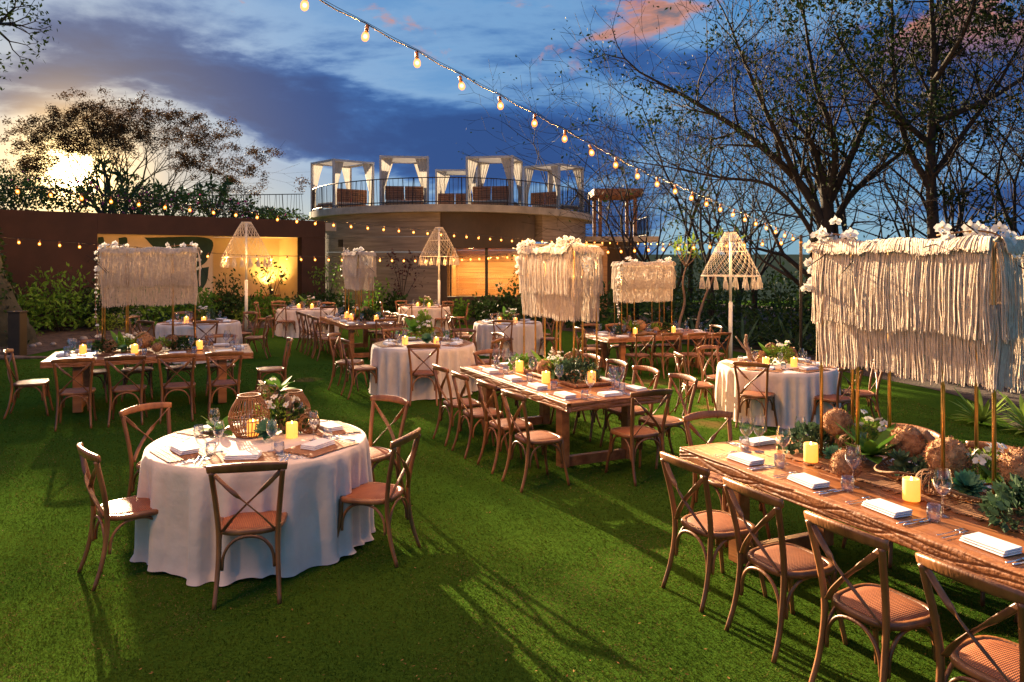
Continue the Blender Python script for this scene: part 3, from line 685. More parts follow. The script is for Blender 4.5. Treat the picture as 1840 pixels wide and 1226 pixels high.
# ------------------------------------------------------------------ tables
TW, TH = 1.2, .76
def ridge(s, z, ph):
    """relief of the carved edge: incised wandering leaf lines between smooth lobes"""
    v = 0
    for a, f, p, o in ((.030, 5.1, .3, .0), (.034, 4.3, 2.1, .010), (.028, 6.7, 4.0, -.012), (.032, 3.4, 5.2, .002)):
        c = a*math.sin(f*s+p+ph)+.008*math.sin(2.7*f*s+1.7*p+ph)+o; q = z-c
        v -= math.exp(-(q/.0038)**2)
    return max(v, -1.2)
def make_long_table(L, seed):
    t = thing('long_table', '', 'table')
    n = 6; pw = (TW-.10)/n
    for k in range(n):
        MB().box((0, -TW/2+.05+pw*(k+.5), TH-.0205), (L-.11, pw-.004, .04)).build('plank', M_table, t, False, .0025)
    th = .088
    for s in (-1, 1):
        for ax in (0, 1):
            ln = L if ax == 0 else TW-.112; nn = int(ln/.0085); mz = 15; vs = []
            for i in range(nn+1):
                q = -ln/2+ln*i/nn
                for j in range(mz+1):
                    z = TH-.003-th+th*j/mz; o = .0065*ridge(q, z-(TH-th/2), seed+s+ax*3) - (.006 if j in (0, mz) else 0)
                    if ax == 0: vs.append((q, s*(TW/2+o), z))
                    else: vs.append((s*(L/2+o), q, z))
            fs = [(i*(mz+1)+j, (i+1)*(mz+1)+j, (i+1)*(mz+1)+j+1, i*(mz+1)+j+1) for i in range(nn) for j in range(mz)]
            b = len(vs)
            for i in range(nn+1):       # top strip and underside towards the planks
                q = -ln/2+ln*i/nn
                for z in (TH-.003, TH-.003-th):
                    vs.append((q, s*(TW/2-.055), z) if ax == 0 else (s*(L/2-.055), q, z))
            fs += [(i*(mz+1)+mz, (i+1)*(mz+1)+mz, b+(i+1)*2, b+i*2) for i in range(nn)] + [(i*(mz+1), b+i*2+1, b+(i+1)*2+1, (i+1)*(mz+1)) for i in range(nn)]
            # end caps
            for i in (0, nn): fs.append(tuple([i*(mz+1)+j for j in range(mz+1)] + [b+i*2, b+i*2+1]))
            MB().add(vs, fs).build('carved_edge', M_carve, t, True)
    for s in (-1, 1):
        x = s*(L/2-.42)
        for q in (-1, 1): MB().box((x, q*.40, (TH-.045)/2+.0), (.12, .10, TH-.09)).build('leg', M_table, t, False, .008)
        MB().box((x, 0, .075), (.07, .695, .10)).build('foot_rail', M_table, t, False, .006)
        MB().box((x, 0, TH-.085), (.11, 1.0, .075)).build('cross_beam', M_table, t, False, .004)
    return t
def unit(x, y): l = math.hypot(x, y); return (x/l, y/l)
class Frame:
    """a table's own axes: (a, b) metres along and across from its centre"""
    def __init__(s, cx, cy, ux, uy, z=None):
        s.c = (cx, cy); s.u = unit(ux, uy); s.v = (-s.u[1], s.u[0]); s.rz = math.atan2(s.u[1], s.u[0]); s.z = gz(cx, cy) if z is None else z
    def p(s, a, b, z=TH): return (s.c[0]+s.u[0]*a+s.v[0]*b, s.c[1]+s.u[1]*a+s.v[1]*b, s.z+z)
TABLES = {
 'T1': dict(f=Frame(1.25+.415*1.5+.91*.6, 5.81-.91*1.5+.415*.6, .415, -.91), L=3.0, d='carved table with brown shaggy balls'),
 'T2': dict(f=Frame(.47, 8.98, .44, -.90), L=2.7, d='carved table with leaf-shaped baskets'),
 'T3': dict(f=Frame(-5.25, 11.42, .927, .374), L=2.7, d='carved table before the green shrub bed'),
 'T4': dict(f=Frame(2.98, 16.7, .93, .37), L=2.7, d='carved table beside the bare slender stems'),
 'T5': dict(f=Frame(-3.45, 17.55, .44, -.90), L=2.6, d='carved table before the board-marked wall')}
for i, (k, T) in enumerate(TABLES.items()):
    if k in ('T1',): t = make_long_table(T['L'], 1.3); proto = None
    elif k == 'T2': t = proto = make_long_table(2.7, 4.1)
    else: t = copy_tree(proto); t.scale = (T['L']/2.7, 1, 1)
    f = T['f']; t.location = (f.c[0], f.c[1], f.z); t.rotation_euler = (0, 0, f.rz)
    t['label'] = {'T1': 'long timber table with carved wavy edges set with brown shaggy balls and orchids',
                  'T2': 'long timber table with carved edges set with leaf-shaped baskets and a bark tray',
                  'T3': 'long timber table with carved edges standing before the green shrub bed',
                  'T4': 'long timber table with carved edges standing beside bare slender stems',
                  'T5': 'long timber table with carved edges standing before the board-marked wall'}[k]
    t['group'] = 'long carved tables'
ORD = ('first', 'second', 'third', 'fourth')
def side(T, b, alist, out, txt, rev=False):
    f = T['f']; s = 1 if b > 0 else -1
    for i, a in enumerate(alist):
        p = f.p(a, s*(TW/2+out)+random.uniform(-.02, .02), 0); fc = (-f.v[0]*s, -f.v[1]*s)
        chair(p[0], p[1], fc, ORD[3-i if rev else i] + ' brown chair ' + txt, 'cross-back chairs')
def endc(T, s, out, b, txt):
    f = T['f']; p = f.p(s*(T['L']/2+out), b, 0); chair(p[0], p[1], (-f.u[0]*s, -f.u[1]*s), 'brown cross-back chair ' + txt, 'cross-back chairs')
T = TABLES['T1']; lo = [q-1.5 for q in (.70, 1.35, 1.99, 2.62)]
side(T, -1, lo, .235, 'from the end chair, candle side of table with shaggy balls')
side(T, 1, lo, .16, 'from the end chair, behind the flowers among shaggy balls')
endc(T, -1, .10, -.05, 'at the end of the table with shaggy balls')
T = TABLES['T2']; lo = [1.35-q for q in (.10, .75, 1.40, 2.02)]
side(T, -1, lo, .25, 'from the lawn end, lantern side of table with leaf baskets')
side(T, 1, [1.35-q for q in (.2, .85, 1.5, 2.1)], .10, 'from the lawn end, pale pole side of table with leaf baskets')
endc(T, 1, .12, .12, 'at the lawn end of the table with leaf baskets')
endc(T, -1, .12, 0, 'at the cloth table end of the table with leaf baskets')
T = TABLES['T3']; lo = [q-1.35 for q in (.50, 1.10, 1.70, 2.28)]
side(T, -1, lo, .62, 'from the mossy trunk, pulled back on the lawn side of table')
side(T, 1, lo, -.02, 'from the mossy trunk, tucked in facing away from the shrubs')
endc(T, -1, .16, -.22, 'at the mossy trunk end of the table before shrubs')
endc(T, 1, .28, -.15, 'at the end of the table before shrubs, away from trunk')
T = TABLES['T4']; lo = [q-1.35 for q in (.35, .95, 1.55, 2.1)]
side(T, -1, lo, .55, 'from the pale pole, lawn side of table beside bare stems', True)
side(T, 1, lo, 0, 'from the pale pole, hedge side of table beside bare stems', True)
endc(T, -1, .1, 0, 'at the cloth table end of the table beside bare stems')
endc(T, 1, .2, .2, 'at the pale pole end of the table beside bare stems')
T = TABLES['T5']; lo = [1.3-q for q in (.35, .95, 1.55, 2.15)]
side(T, -1, lo, .30, 'from the lawn end, brown wing side of table before concrete')
side(T, 1, lo, .05, 'from the lawn end, glazed room side of table before concrete')
endc(T, 1, .14, .1, 'at the lawn end of the table before the concrete wall')

RR = .81
ROUND = {
 'R1': dict(c=(-1.95, 6.02), ch=[(-75, .92), (221, .92), (151, 1.1), (103, 1.2), (51, 1.08), (-17, .97)], d='round table with two cane lanterns', cloth=(0,)),
 'R2': dict(c=(-1.42, 12.5), ch=[(-83, .98), (207, 1.0), (170, 1.25), (118, 1.1), (65, 1.1), (25, 1.05), (-20, 1.0)], d='round table with driftwood and lime flowers'),
 'R3': dict(c=(3.80, 11.2), ch=[(-123, 1.0), (-62, 1.0), (-12, 1.1), (35, 1.1), (120, 1.1), (184, 1.15)], d='round table with the little birdcage'),
 'R4': dict(c=(-6.55, 16.3), ch=[(-118, 1.0), (-62, 1.0), (5, 1.15), (60, 1.1), (125, 1.15), (180, 1.1)], d='round table behind the panel before the shrubs'),
 'R5': dict(c=(-5.7, 21.7), ch=[(-110, 1.0), (190, 1.1), (140, 1.15), (80, 1.1), (20, 1.1), (-50, 1.0)], d='round table with the terracotta bowl'),
 'R6': dict(c=(-2.85, 25.3), ch=[(-110, 1.0), (-50, 1.05), (0, 1.15), (60, 1.1), (130, 1.15), (190, 1.1)], d='round table under the macrame lamp by the wall'),
 'R7': dict(c=(-.1, 18.9), ch=[(-95, 1.05), (-150, 1.15), (170, 1.2), (100, 1.1), (40, 1.1), (-25, 1.1)], d='round table nearest the glazed room')}
def make_cloth(seed):
    rs = random.Random(seed); n = 300; m = 16; vs = []; ph = [rs.uniform(0, 6.28) for _ in range(8)]
    def fold(a, t):
        q = sum(w*math.sin(f*a+p+.9*math.sin(3*a+p)) for w, f, p in zip((.34, .34, .30, .26, .16), (11, 16, 23, 29, 37), ph))
        q = math.copysign(abs(math.tanh(1.5*q))**.8, q)
        return (q*.052-.012)*min(1, t*2.0)**.8
    rows = [(0.0, 0, 0), (.35, 0, 0), (.70, 0, 0), (.92, 0, 0), (.985, 0, -.002), (1.0, .0, -.010)]
    for s, o, dz in rows:
        for k in range(n):
            a = 2*PI*k/n; r = RR*s
            vs.append((r*math.cos(a), r*math.sin(a), TH+dz+.0015*math.sin(6*a+3*s)*s))
    for i in range(1, m+1):
        t = i/m
        for k in range(n):
            a = 2*PI*k/n; r = RR + .012 + .018*t + fold(a, t) + (.018*max(0, t-.93)/.07)*(1+.8*math.sin(5*a+ph[5]))
            z = TH-.010-(TH-.012)*t + (.012*(1+math.sin(7*a+ph[6])) if i == m else 0)
            vs.append((r*math.cos(a), r*math.sin(a), max(z, .006)))
    mm = len(rows)+m
    fs = [(i*n+k, i*n+(k+1) % n, (i+1)*n+(k+1) % n, (i+1)*n+k) for i in range(mm-1) for k in range(n)]
    return MB().add(vs, fs).mesh('tablecloth', M_cloth)
cloths = [make_cloth(s) for s in (1, 5, 9)]
leg_me = MB().box((0, 0, .36), (.05, .05, .72)).mesh('leg', M_dayw, False)
top_me = MB().lathe([(.75, .715), (.77, .722), (.77, .742), (.75, .75)], 40).mesh('table_top', M_dayw)
for i, (k, T) in enumerate(ROUND.items()):
    x, y = T['c']; z = gz(x, y); T['z'] = z
    rt = thing('round_table', 'round wooden table hidden under cloth, the ' + T['d'], 'table', (x, y, z), i*.7, 'round cloth-covered tables')
    link('table_top', top_me, rt)
    for sx in (-.4, .4):
        for sy in (-.4, .4): link('leg', leg_me, rt, (sx, sy, 0))
    c = link('tablecloth', cloths[i % 3]); c.location = (x, y, z+.002); c.rotation_euler = (0, 0, i*1.3)
    tag(c, 'cream floor-length cloth draped over the ' + T['d'], 'tablecloth', 'cream tablecloths')
    for q, (a, r) in enumerate(T['ch']):
        ca, sa = math.cos(R(a)), math.sin(R(a))
        lb = 'brown cross-back chair drawn up to the ' + T['d']
        if k == 'R1': lb = 'brown chair at the table with two lanterns, ' + ('turning its back to the open lawn', 'facing the lantern, on the mossy trunk side', 'backing onto the table before the shrubs', 'half hidden behind the lanterns', 'backing onto the other cream round tables', 'backing onto the table with leaf baskets')[q]
        chair(x+ca*r, y+sa*r, (-ca, -sa), lb, 'cross-back chairs')

# ------------------------------------------------------------------ tableware
def rot2(v, a): return (v[0]*math.cos(a)-v[1]*math.sin(a), v[0]*math.sin(a)+v[1]*math.cos(a))
nap = MB()
for k, (s, z) in enumerate(((1, .006), (.985, .0175), (.96, .028))):
    nap.box((.002*k, .003*k, z), (.235*s, .135*s, .0095), Matrix.Rotation(.02*k, 3, 'Z'))
nap_me = nap.mesh('napkin', M_napkin, False, .004)
wg = [(.034, 0), (.033, .003), (.008, .006), (.0045, .012), (.004, .05), (.005, .095), (.012, .103), (.030, .125), (.040, .15), (.041, .17), (.035, .205), (.031, .225)]
wine_me = MB().lathe(wg, 20, cap1=False).mesh('wine_glass', M_glass)
wine_me2 = MB().lathe([(r*1.25 if z > .1 else r*1.1, z*1.14) for r, z in wg], 20, cap1=False).mesh('wine_glass', M_glass)
tum_me = MB().lathe([(.026, 0), (.032, .004), (.038, .03), (.039, .05), (.034, .09), (.0325, .09), (.037, .05), (.036, .03), (.028, .010)], 18).mesh('tumbler', M_glass)
fork = MB(); fork.strip(arc([(0, -.10, .004), (0, -.02, .004), (0, .045, .008)], 4), [.010, .0095, .009, .008, .007, .0065, .006, .006, .006], .002, (0, 0, 1))
fork.box((0, .058, .009), (.020, .028, .002))
for q in (-.0075, -.0025, .0025, .0075): fork.box((q, .088, .009), (.0026, .036, .0018))
fork_me = fork.mesh('fork', M_steel, True)
knife = MB(); knife.strip([(0, -.11, .004), (0, -.02, .004), (0, 0, .004)], [.011, .010, .009], .005, (0, 0, 1)); knife.strip([(0, 0, .004), (0, .09, .004), (0, .115, .004)], [.014, .016, .006], .0018, (0, 0, 1))
knife_me = knife.mesh('knife', M_steel, True)
def put(me, name, cat, p, rz, label, group, scale=1):
    o = link(name, me); o.location = p; o.rotation_euler = (0, 0, rz); o.scale = (scale,)*3
    return tag(o, label, cat, group)
mat_mes = []
for sd in range(3):
    rs = random.Random(sd+3); mb = MB(); y = -.165
    while y < .165:
        w = rs.uniform(.010, .018); l = rs.uniform(.42, .50)
        mb.strip([(-l/2+rs.uniform(-.01, .01), y+w/2, .005), (0, y+w/2+rs.uniform(-.004, .004), .006+rs.uniform(0, .003)), (l/2+rs.uniform(-.012, .012), y+w/2+rs.uniform(-.004, .004), .005)], w*.95, .005, (0, 0, 1)); y += w
    mat_mes.append(mb.mesh('placemat', M_mat, False))
def setting(P, inward, d, full=2, wine=True, mats=None, sw=1, twin=False):
    """one place setting at table point P, inward = unit vector from the seat to the middle of the table"""
    ix, iy = inward; rx, ry = iy, -ix       # right-hand side of the sitter
    def q(r, i, z=0): return (P[0]+rx*r+ix*i, P[1]+ry*r+iy*i, P[2]+z)
    a = math.atan2(iy, ix)-PI/2; j = lambda s=.06: random.uniform(-s, s)
    zz = .001
    if mats is not None:
        put(mat_mes[mats % 3], 'placemat', 'placemat', q(0, .03, .001), a+j(), 'bark-strip placemat on the '+d, 'bark-strip placemats'); zz = .010
    put(nap_me, 'napkin', 'napkin', q(j(.01), .045, zz), a+j(.08)+(0 if mats is None else PI/2*0), 'folded white napkin on the '+d, 'folded white napkins')
    if wine:
        put(wine_me if sw == 1 else wine_me2, 'wine_glass', 'glass', q(.16+j(.02), .25+j(.02), .001), 0, 'clear stemmed wine glass on the '+d, 'wine glasses')
        if twin: put(wine_me2, 'wine_glass', 'glass', q(.25+j(.01), .21, .001), 0, 'clear stemmed wine glass on the '+d, 'wine glasses')
        put(tum_me, 'tumbler', 'glass', q(.22+j(.01), .145+j(.01), .001), 0, 'clear stemless tumbler on the '+d, 'tumblers')
    if full >= 2:
        e = .17 if mats is None else .275
        for k in range(2):
            put(fork_me, 'fork', 'cutlery', q(-e-.035*k, .04+.012*k, .002), a+j(.05), 'steel fork on the '+d, 'forks on the tables', 1.0)
            put(knife_me, 'knife', 'cutlery', q(e+.03*k, .03+.01*k, .002), a+j(.05), 'steel knife on the '+d, 'knives on the tables', 1.0)
for k, T in TABLES.items():
    f = T['f']; d = T['d']; full = 2 if k in ('T1', 'T2', 'T3') else 0
    al = {'T1': [q-1.5 for q in (.52, 1.10, 1.68, 2.26, 2.75)], 'T2': [1.35-q for q in (.32, .92, 1.52, 2.12)]}.get(k, [-.95, -.33, .33, .95])
    for a in al:
        setting(f.p(a, -TW/2+.12), (f.v[0], f.v[1]), d, full, True, None, 2 if k in ('T1', 'T2') else 1)
        setting(f.p(a, TW/2-.12), (-f.v[0], -f.v[1]), d, full if k != 'T3' else 0, True, None, 1)
    for s in (-1, 1):
        if k == 'T1' and s == 1: continue
        setting(f.p(s*(T['L']/2-.12), 0), (-f.u[0]*s, -f.u[1]*s), d, full, True, None, 2 if k in ('T1', 'T2') else 1, k in ('T1', 'T2', 'T3'))
for k, T in ROUND.items():
    x, y = T['c']; z = T['z']+TH+.003
    angs = [-83, -137, 146, 95, 37, -27] if k == 'R1' else [a for a, r in T['ch']]
    for i, a in enumerate(angs):
        ca, sa = math.cos(R(a)), math.sin(R(a))
        setting((x+ca*.62, y+sa*.62, z), (-ca, -sa), T['d'], 2 if k in ('R1',) else 0, True, i, 1)

# ------------------------------------------------------------------ fringe panels over the long tables
PL, PD, PT = 1.24, .30, 1.50
def yarn(paths, r, n=3):
    """many strands as slim tubes: paths (S, K, 3)"""
    P = np.asarray(paths, float); Sn, K, _ = P.shape
    ang = np.arange(n)*2*PI/n; off = np.stack([np.cos(ang), np.sin(ang), 0*ang], 1)
    rr = np.broadcast_to(np.asarray(r).reshape(-1, 1, 1, 1), (Sn, K, n, 1))
    v = (P[:, :, None, :] + off[None, None]*rr).reshape(-1, 3)
    b = (np.arange(Sn)*K*n)[:, None, None] + (np.arange(K-1)*n)[None, :, None]
    k = np.arange(n)[None, None, :]; k2 = (k+1) % n
    f = np.stack([b+k, b+k2, b+n+k2, b+n+k], -1).reshape(-1, 4)
    return v, f
def perimeter(s, L, D):
    """point and outward normal at distance s round a rectangle"""
    T_ = 2*(L+D); s = s % T_
    if s < L: return (-L/2+s, -D/2), (0, -1)
    if s < L+D: return (L/2, -D/2+s-L), (1, 0)
    if s < 2*L+D: return (L/2-(s-L-D), D/2), (0, 1)
    return (-L/2, D/2-(s-2*L-D)), (-1, 0)
def fringe(z0, z1, out, step, seed, wob, drape):
    rs = random.Random(seed); paths = []; rad = []; s = 0; K = 8; T_ = 2*(PL+PD)
    while s < T_:
        (x, y), (nx, ny) = perimeter(s, PL+.03, PD+.03); tx, ty = -ny, nx
        sway = wob*(math.sin(s*17+seed)+.8*math.sin(s*41+2*seed)+.5*math.sin(s*73))
        ln = (z0-z1)*(1+.022*math.sin(s*9+seed)+.015*math.sin(s*31))*(rs.uniform(.955, 1.02) if rs.random() > .03 else rs.uniform(.85, .95)); o = out+rs.uniform(-.007, .010); dr = rs.gauss(0, .008) if rs.random() > .1 else rs.gauss(0, .022); p1 = rs.uniform(0, 6.3); pth = []
        for k in range(K):
            t = k/(K-1); b = .018*math.sin(PI*min(t*1.2, 1)) + drape*t
            w = (sway+dr)*t**1.1 + .005*math.sin(5*t+p1) + .003*math.sin(11*t+2*p1)
            pth.append((x+nx*(o+b+.004*math.sin(4*t+p1*2))+tx*w, y+ny*(o+b)+ty*w, z0-ln*t))
        paths.append(pth); rad.append(rs.uniform(.0026, .0040)); s += step*rs.uniform(.4, 1.4)
    return yarn(paths, rad)
def tuft(seed, step=.011):
    """yarn twisted over the top rail"""
    rs = random.Random(seed); paths = []; rad = []; s = 0; T_ = 2*(PL+PD); K = 7
    while s < T_:
        (x, y), (nx, ny) = perimeter(s, PL+.02, PD+.02); tx, ty = -ny, nx
        g = math.sin(s*11+seed)+.6*math.sin(s*29+seed*2); slant = .055*g+rs.uniform(-.02, .02); ln = .06+.02*g*.5+rs.uniform(-.012, .012); hgt = .022+.012*math.sin(s*13+seed)+rs.uniform(0, .012); pth = []
        for k in range(K):
            a = k/(K-1)*PI*.92; w = slant*(k/(K-1)-.3)
            oo = -.03*math.cos(a*1.0)+.030; zz = hgt*math.sin(a) - (ln*max(0, k/(K-1)-.45)/.55)
            pth.append((x+nx*(oo+.01)+tx*w, y+ny*(oo+.01)+ty*w, PT+zz))
        paths.append(pth); rad.append(rs.uniform(.0042, .0066)); s += step*rs.uniform(.3, 1.0)
    return yarn(paths, rad)
def fringe_meshes(seed, step):
    a = np_mesh('upper_fringe', *fringe(PT, PT-.54, .020, step, seed, .013, .030), M_yarn, True)
    b = np_mesh('lower_fringe', *fringe(PT-.35, PT-.83, -.014, step*.9, seed+4, .005, .006), M_yarn, True)
    c = np_mesh('yarn_edging', *tuft(seed+2, step), M_yarn, True)
    return a, b, c
def bmesh_petal(mb, L, w, az, tilt, c=(0, 0, 0), cup=.25, k=4):
    """one petal: a curved blade in the local xz direction az"""
    vs = []
    for i in range(k+1):
        t = i/k; ww = w*math.sin(PI*min(max(t*.92+.06, 0), 1))**.8; r = L*t; z = L*(tilt*t+cup*t*t)
        for q, dz in ((-1, .18*ww), (0, 0), (1, .18*ww)):
            x, y = rot2((r, q*ww), az); vs.append((c[0]+x, c[1]+y, c[2]+z+dz))
    return mb.add(vs, [(i*3+j, (i+1)*3+j, (i+1)*3+j+1, i*3+j+1) for i in range(k) for j in range(2)])
def flower_mesh(r, name='blossom', m=None):
    mb = MB()
    for k in range(3): bmesh_petal(mb, r*.95, r*.30, k*2*PI/3+PI/2, .10, cup=-.12, k=3)
    for s in (0, PI): bmesh_petal(mb, r, r*.52, s, .16, (0, 0, .004), cup=-.15, k=3)
    nv = len(mb.f); mb.ball((0, 0, r*.14), r*.15, 6, 4)
    me = mb.mesh(name, m or M_petal); me.materials.append(M_yellow)
    for p in list(me.polygons)[nv:]: p.material_index = 1
    return me
orchid_me = flower_mesh(.050)
def garland(label, pts, n, spread=.05, r=1.0, face=(0, -1, .35), leaf=True):
    g = thing('orchid_garland', label, 'flowers', tuple(pts[0]), 0, 'white orchid garlands'); o = Vector(pts[0])
    P = arc(pts, 8); MB().tube([p-o for p in P], .006, 5).build('stem', M_vine, g)
    tw = MB()
    for k in range(4):
        q = random.choice(P)-o; tw.tube(arc([q, q+Vector((random.uniform(-.1, .1), random.uniform(-.05, .02), random.uniform(-.12, .08))), q+Vector((random.uniform(-.2, .2), random.uniform(-.08, .02), random.uniform(-.25, .05)))], 4), .0035, 4)
    tw.build('twig', M_bark, g)
    for k in range(n):
        p = P[int(k*(len(P)-1)/max(n-1, 1))]-o + Vector((random.gauss(0, spread), random.gauss(0, spread), random.gauss(0, spread)))
        d = Vector(face)+Vector((random.gauss(0, .45), random.gauss(0, .45), random.gauss(0, .45)))
        e = d.to_track_quat('Z', 'Y').to_euler(); b = link('blossom', orchid_me, g, p, (e.x, e.y, e.z+random.uniform(-.4, .4)), (r*random.uniform(.8, 1.15),)*3)
    return g
panel_sets = {'T1': fringe_meshes(3, .0044), 'T2': fringe_meshes(8, .0055)}
PAN = {'T1': (-.19, .25, 'table with shaggy balls'), 'T2': (-.31, .25, 'table with leaf baskets'), 'T3': (-.06, .25, 'table before the shrubs'),
       'T4': (-.10, .15, 'table beside bare stems'), 'T5': (-.2, .05, 'table before the concrete wall')}
post_me = MB().tube([(0, 0, 0), (0, 0, PT)], .0115, 8).mesh('post', M_gold)
for k, (a0, b0, d) in PAN.items():
    f = TABLES[k]['f']; p = f.p(a0, b0, TH+.004)
    g = thing('fringe_panel', 'cream two-tier yarn fringe on gold posts, standing on ' + d, 'fringe panel', p, f.rz, 'yarn fringe panels')
    xs = (-PL/2, -PL/2+.31, PL/2-.31, PL/2)
    for x in xs:
        for y in (-PD/2, PD/2): link('post', post_me, g, (x, y, 0))
    for y in (-PD/2, PD/2):
        for a, b in ((0, 1), (2, 3)): MB().tube([(xs[a], y, .008), (xs[b], y, .008)], .008, 6).build('base_rail', M_gold, g)
    MB().tube([(-PL/2, -PD/2, PT), (PL/2, -PD/2, PT), (PL/2, PD/2, PT), (-PL/2, PD/2, PT), (-PL/2, -PD/2, PT)], .010, 6).build('top_rail', M_gold, g)
    for me in panel_sets['T1' if k in ('T1', 'T3') else 'T2']: tag(link(me.name.split('.')[0], me, g), kind='stuff')
    nn = {'T1': (34, 20), 'T2': (32, 36), 'T3': (24, 16), 'T4': (24, 22), 'T5': (26, 26)}[k]
    def gp(x, y, z): return Vector(f.p(a0+x, b0+y, TH+z))
    fc = (-.25, -1, .35)
    garland('white orchids spilling over one corner of the fringe on ' + d, [gp(-PL/2+.30, -PD/2-.02, PT+.05), gp(-PL/2+.10, -PD/2-.03, PT+.07), gp(-PL/2-.03, -PD/2-.03, PT-.02), gp(-PL/2-.06, -PD/2-.02, PT-.22), gp(-PL/2-.05, -PD/2-.02, PT-.30)], nn[0], .028, .85, fc)
    garland('white orchids along the other end of the fringe on ' + d, [gp(PL/2-.35, -PD/2, PT+.05), gp(PL/2-.10, -PD/2+.03, PT+.07), gp(PL/2+.03, -PD/2+.06, PT-.0), gp(PL/2+.06, 0, PT-.25)], nn[1], .028, .85, fc)
    if k in ('T3', 'T4', 'T5'):
        garland('string of small white blossoms hanging beside fringe on ' + d, [gp(-PL/2-.07, -PD/2, PT-.3), gp(-PL/2-.09, -PD/2, PT-.8), gp(-PL/2-.06, -PD/2-.02, .25)], 16, .012, .55, fc)

# ------------------------------------------------------------------ centrepieces
def shaggy(r, seed):
    random.seed(seed); mb = MB().ball((0, 0, 0), r*.93, 26, 18, .05); vs = np.array(mb.v)
    d = rng.normal(size=(1500, 3)); d /= np.linalg.norm(d, axis=1)[:, None]
    v, fc = leaves(d*r*.92, r*.17, .30, 0, .1, spread=d*.25)
    b = len(mb.v); mb.v += [tuple(q) for q in v]; mb.f += [tuple(int(i)+b for i in q) for q in fc]
    return mb.mesh('shaggy_ball', M_moss)
shag = [shaggy(.1, s) for s in (1, 2, 3)]
def vineball(seed, r=.08, n=17):
    rs = random.Random(seed); mb = MB()
    for _ in range(n):
        q = Vector((rs.gauss(0, 1), rs.gauss(0, 1), rs.gauss(0, 1))).normalized(); x = q.orthogonal().normalized(); y = q.cross(x); h = rs.uniform(-.35, .35)*r; rr = math.sqrt(r*r-h*h)
        mb.tube([q*h + (x*math.cos(2*PI*k/20)+y*math.sin(2*PI*k/20))*rr*(1+rs.uniform(-.03, .03)) for k in range(21)], r*.036, 4, False)
    return mb.mesh('vine_ball', M_vine)
vine = [vineball(s) for s in (4, 5)]
def rosette(r, n=46, m=None):
    mb = MB()
    for k in range(n):
        t = k/n; bmesh_petal(mb, r*(1-.68*t), r*.26*(1-.5*t), k*2.399, .12+1.25*t, (0, 0, .02*r+.15*r*t), .25, 3)
    mb.ball((0, 0, -.1*r), r*.45, 10, 6, sq=(1, 1, .7))
    return mb.mesh('succulent', m or M_succ)
succ_me = rosette(.1)
candle_me = MB().lathe([(.046, 0), (.047, .004), (.047, .118), (.044, .124), (.036, .122), (.030, .112)], 20).mesh('pillar_candle', M_candle)
flame_me = MB().lathe([(.001, 0), (.006, .008), (.004, .018), (.0005, .026)], 8).mesh('flame', emission('flame_glow', (1, .55, .12), 20))
def candle(p, where, s=1.0):
    c = thing('pillar_candle', 'lit yellow pillar candle on the ' + where, 'candle', p, random.uniform(0, 6), 'lit pillar candles'); c.scale = (s,)*3
    link('wax', candle_me, c); link('flame', flame_me, c, (0, 0, .110))
def bunch_mesh(rx, ry, rz, n, size, m, asp=.7, seed=0):
    d = rng.normal(size=(n, 3)); d[:, 2] = np.abs(d[:, 2]); d /= np.linalg.norm(d, axis=1)[:, None]; q = rng.uniform(.35, 1, n)**.5
    c = d*q[:, None]*np.array([rx, ry, rz]); c[:, 2] += .01
    return np_mesh('leaves', *leaves(c, size, asp, .3, .3, spread=d), m)
def bunch(p, where, sx=(.2, .15, .14), n=420, size=.04, m=None, desc='grey-green eucalyptus sprig bunch', rz=0):
    g = thing('foliage_bunch', desc + ' lying on the ' + where, 'foliage', p, rz, 'foliage on the tables')
    link('leaves', bunch_mesh(*sx, n, size, m or M_leafD), g)
    st = MB()
    for k in range(7):
        a = k*.9; st.tube(arc([(0, 0, .01), (sx[0]*.5*math.cos(a), sx[1]*.5*math.sin(a), sx[2]*.45), (sx[0]*.9*math.cos(a), sx[1]*.9*math.sin(a), sx[2]*.6)], 3), .003, 4)
    st.build('stem', M_vine, g); return g
def broadleaf(p, where, n=11, L=.24, m=None, w=.05, desc='broad bright green leaf plant', name='leaf_plant', cat='plant', group='leaf plants on the tables'):
    g = thing(name, desc + ' on the ' + where, cat, p, random.uniform(0, 6), group)
    for k in range(n):
        mb = MB(); t = k/n; bmesh_petal(mb, L*random.uniform(.75, 1.1), w*random.uniform(.8, 1.2), k*2.399, .15+.95*t, (0, 0, .02), -.22 if t < .7 else -.05, 6); mb.build('leaf', m or M_leafA, g)
    MB().tube([(0, 0, 0), (0, 0, .05)], .018, 6).build('stem', M_leafD, g)
    return g
def sprayflowers(p, where, n=9, r=.6, h=.18, w=.12, label='spray of white star flowers', leaf=True):
    g = thing('flower_spray', label + ' on the ' + where, 'flowers', p, random.uniform(0, 6), 'flower sprays on the tables'); st = MB()
    for k in range(n):
        a = k*2.4; q = Vector((w*math.cos(a)*random.uniform(.3, 1), w*math.sin(a)*random.uniform(.3, 1), h*random.uniform(.6, 1.1)))
        st.tube(arc([(0, 0, 0), q*.5+Vector((0, 0, .03)), q], 3), .0022, 4)
        e = (q+Vector((0, -.2, .05))).to_track_quat('Z', 'Y').to_euler(); link('blossom', orchid_me, g, q, (e.x, e.y, random.uniform(0, 6)), (r,)*3)
    st.build('stem', M_leafA, g); link('leaves', bunch_mesh(w*.8, w*.8, h*.8, 70, .05, M_leafC, .4), g); return g
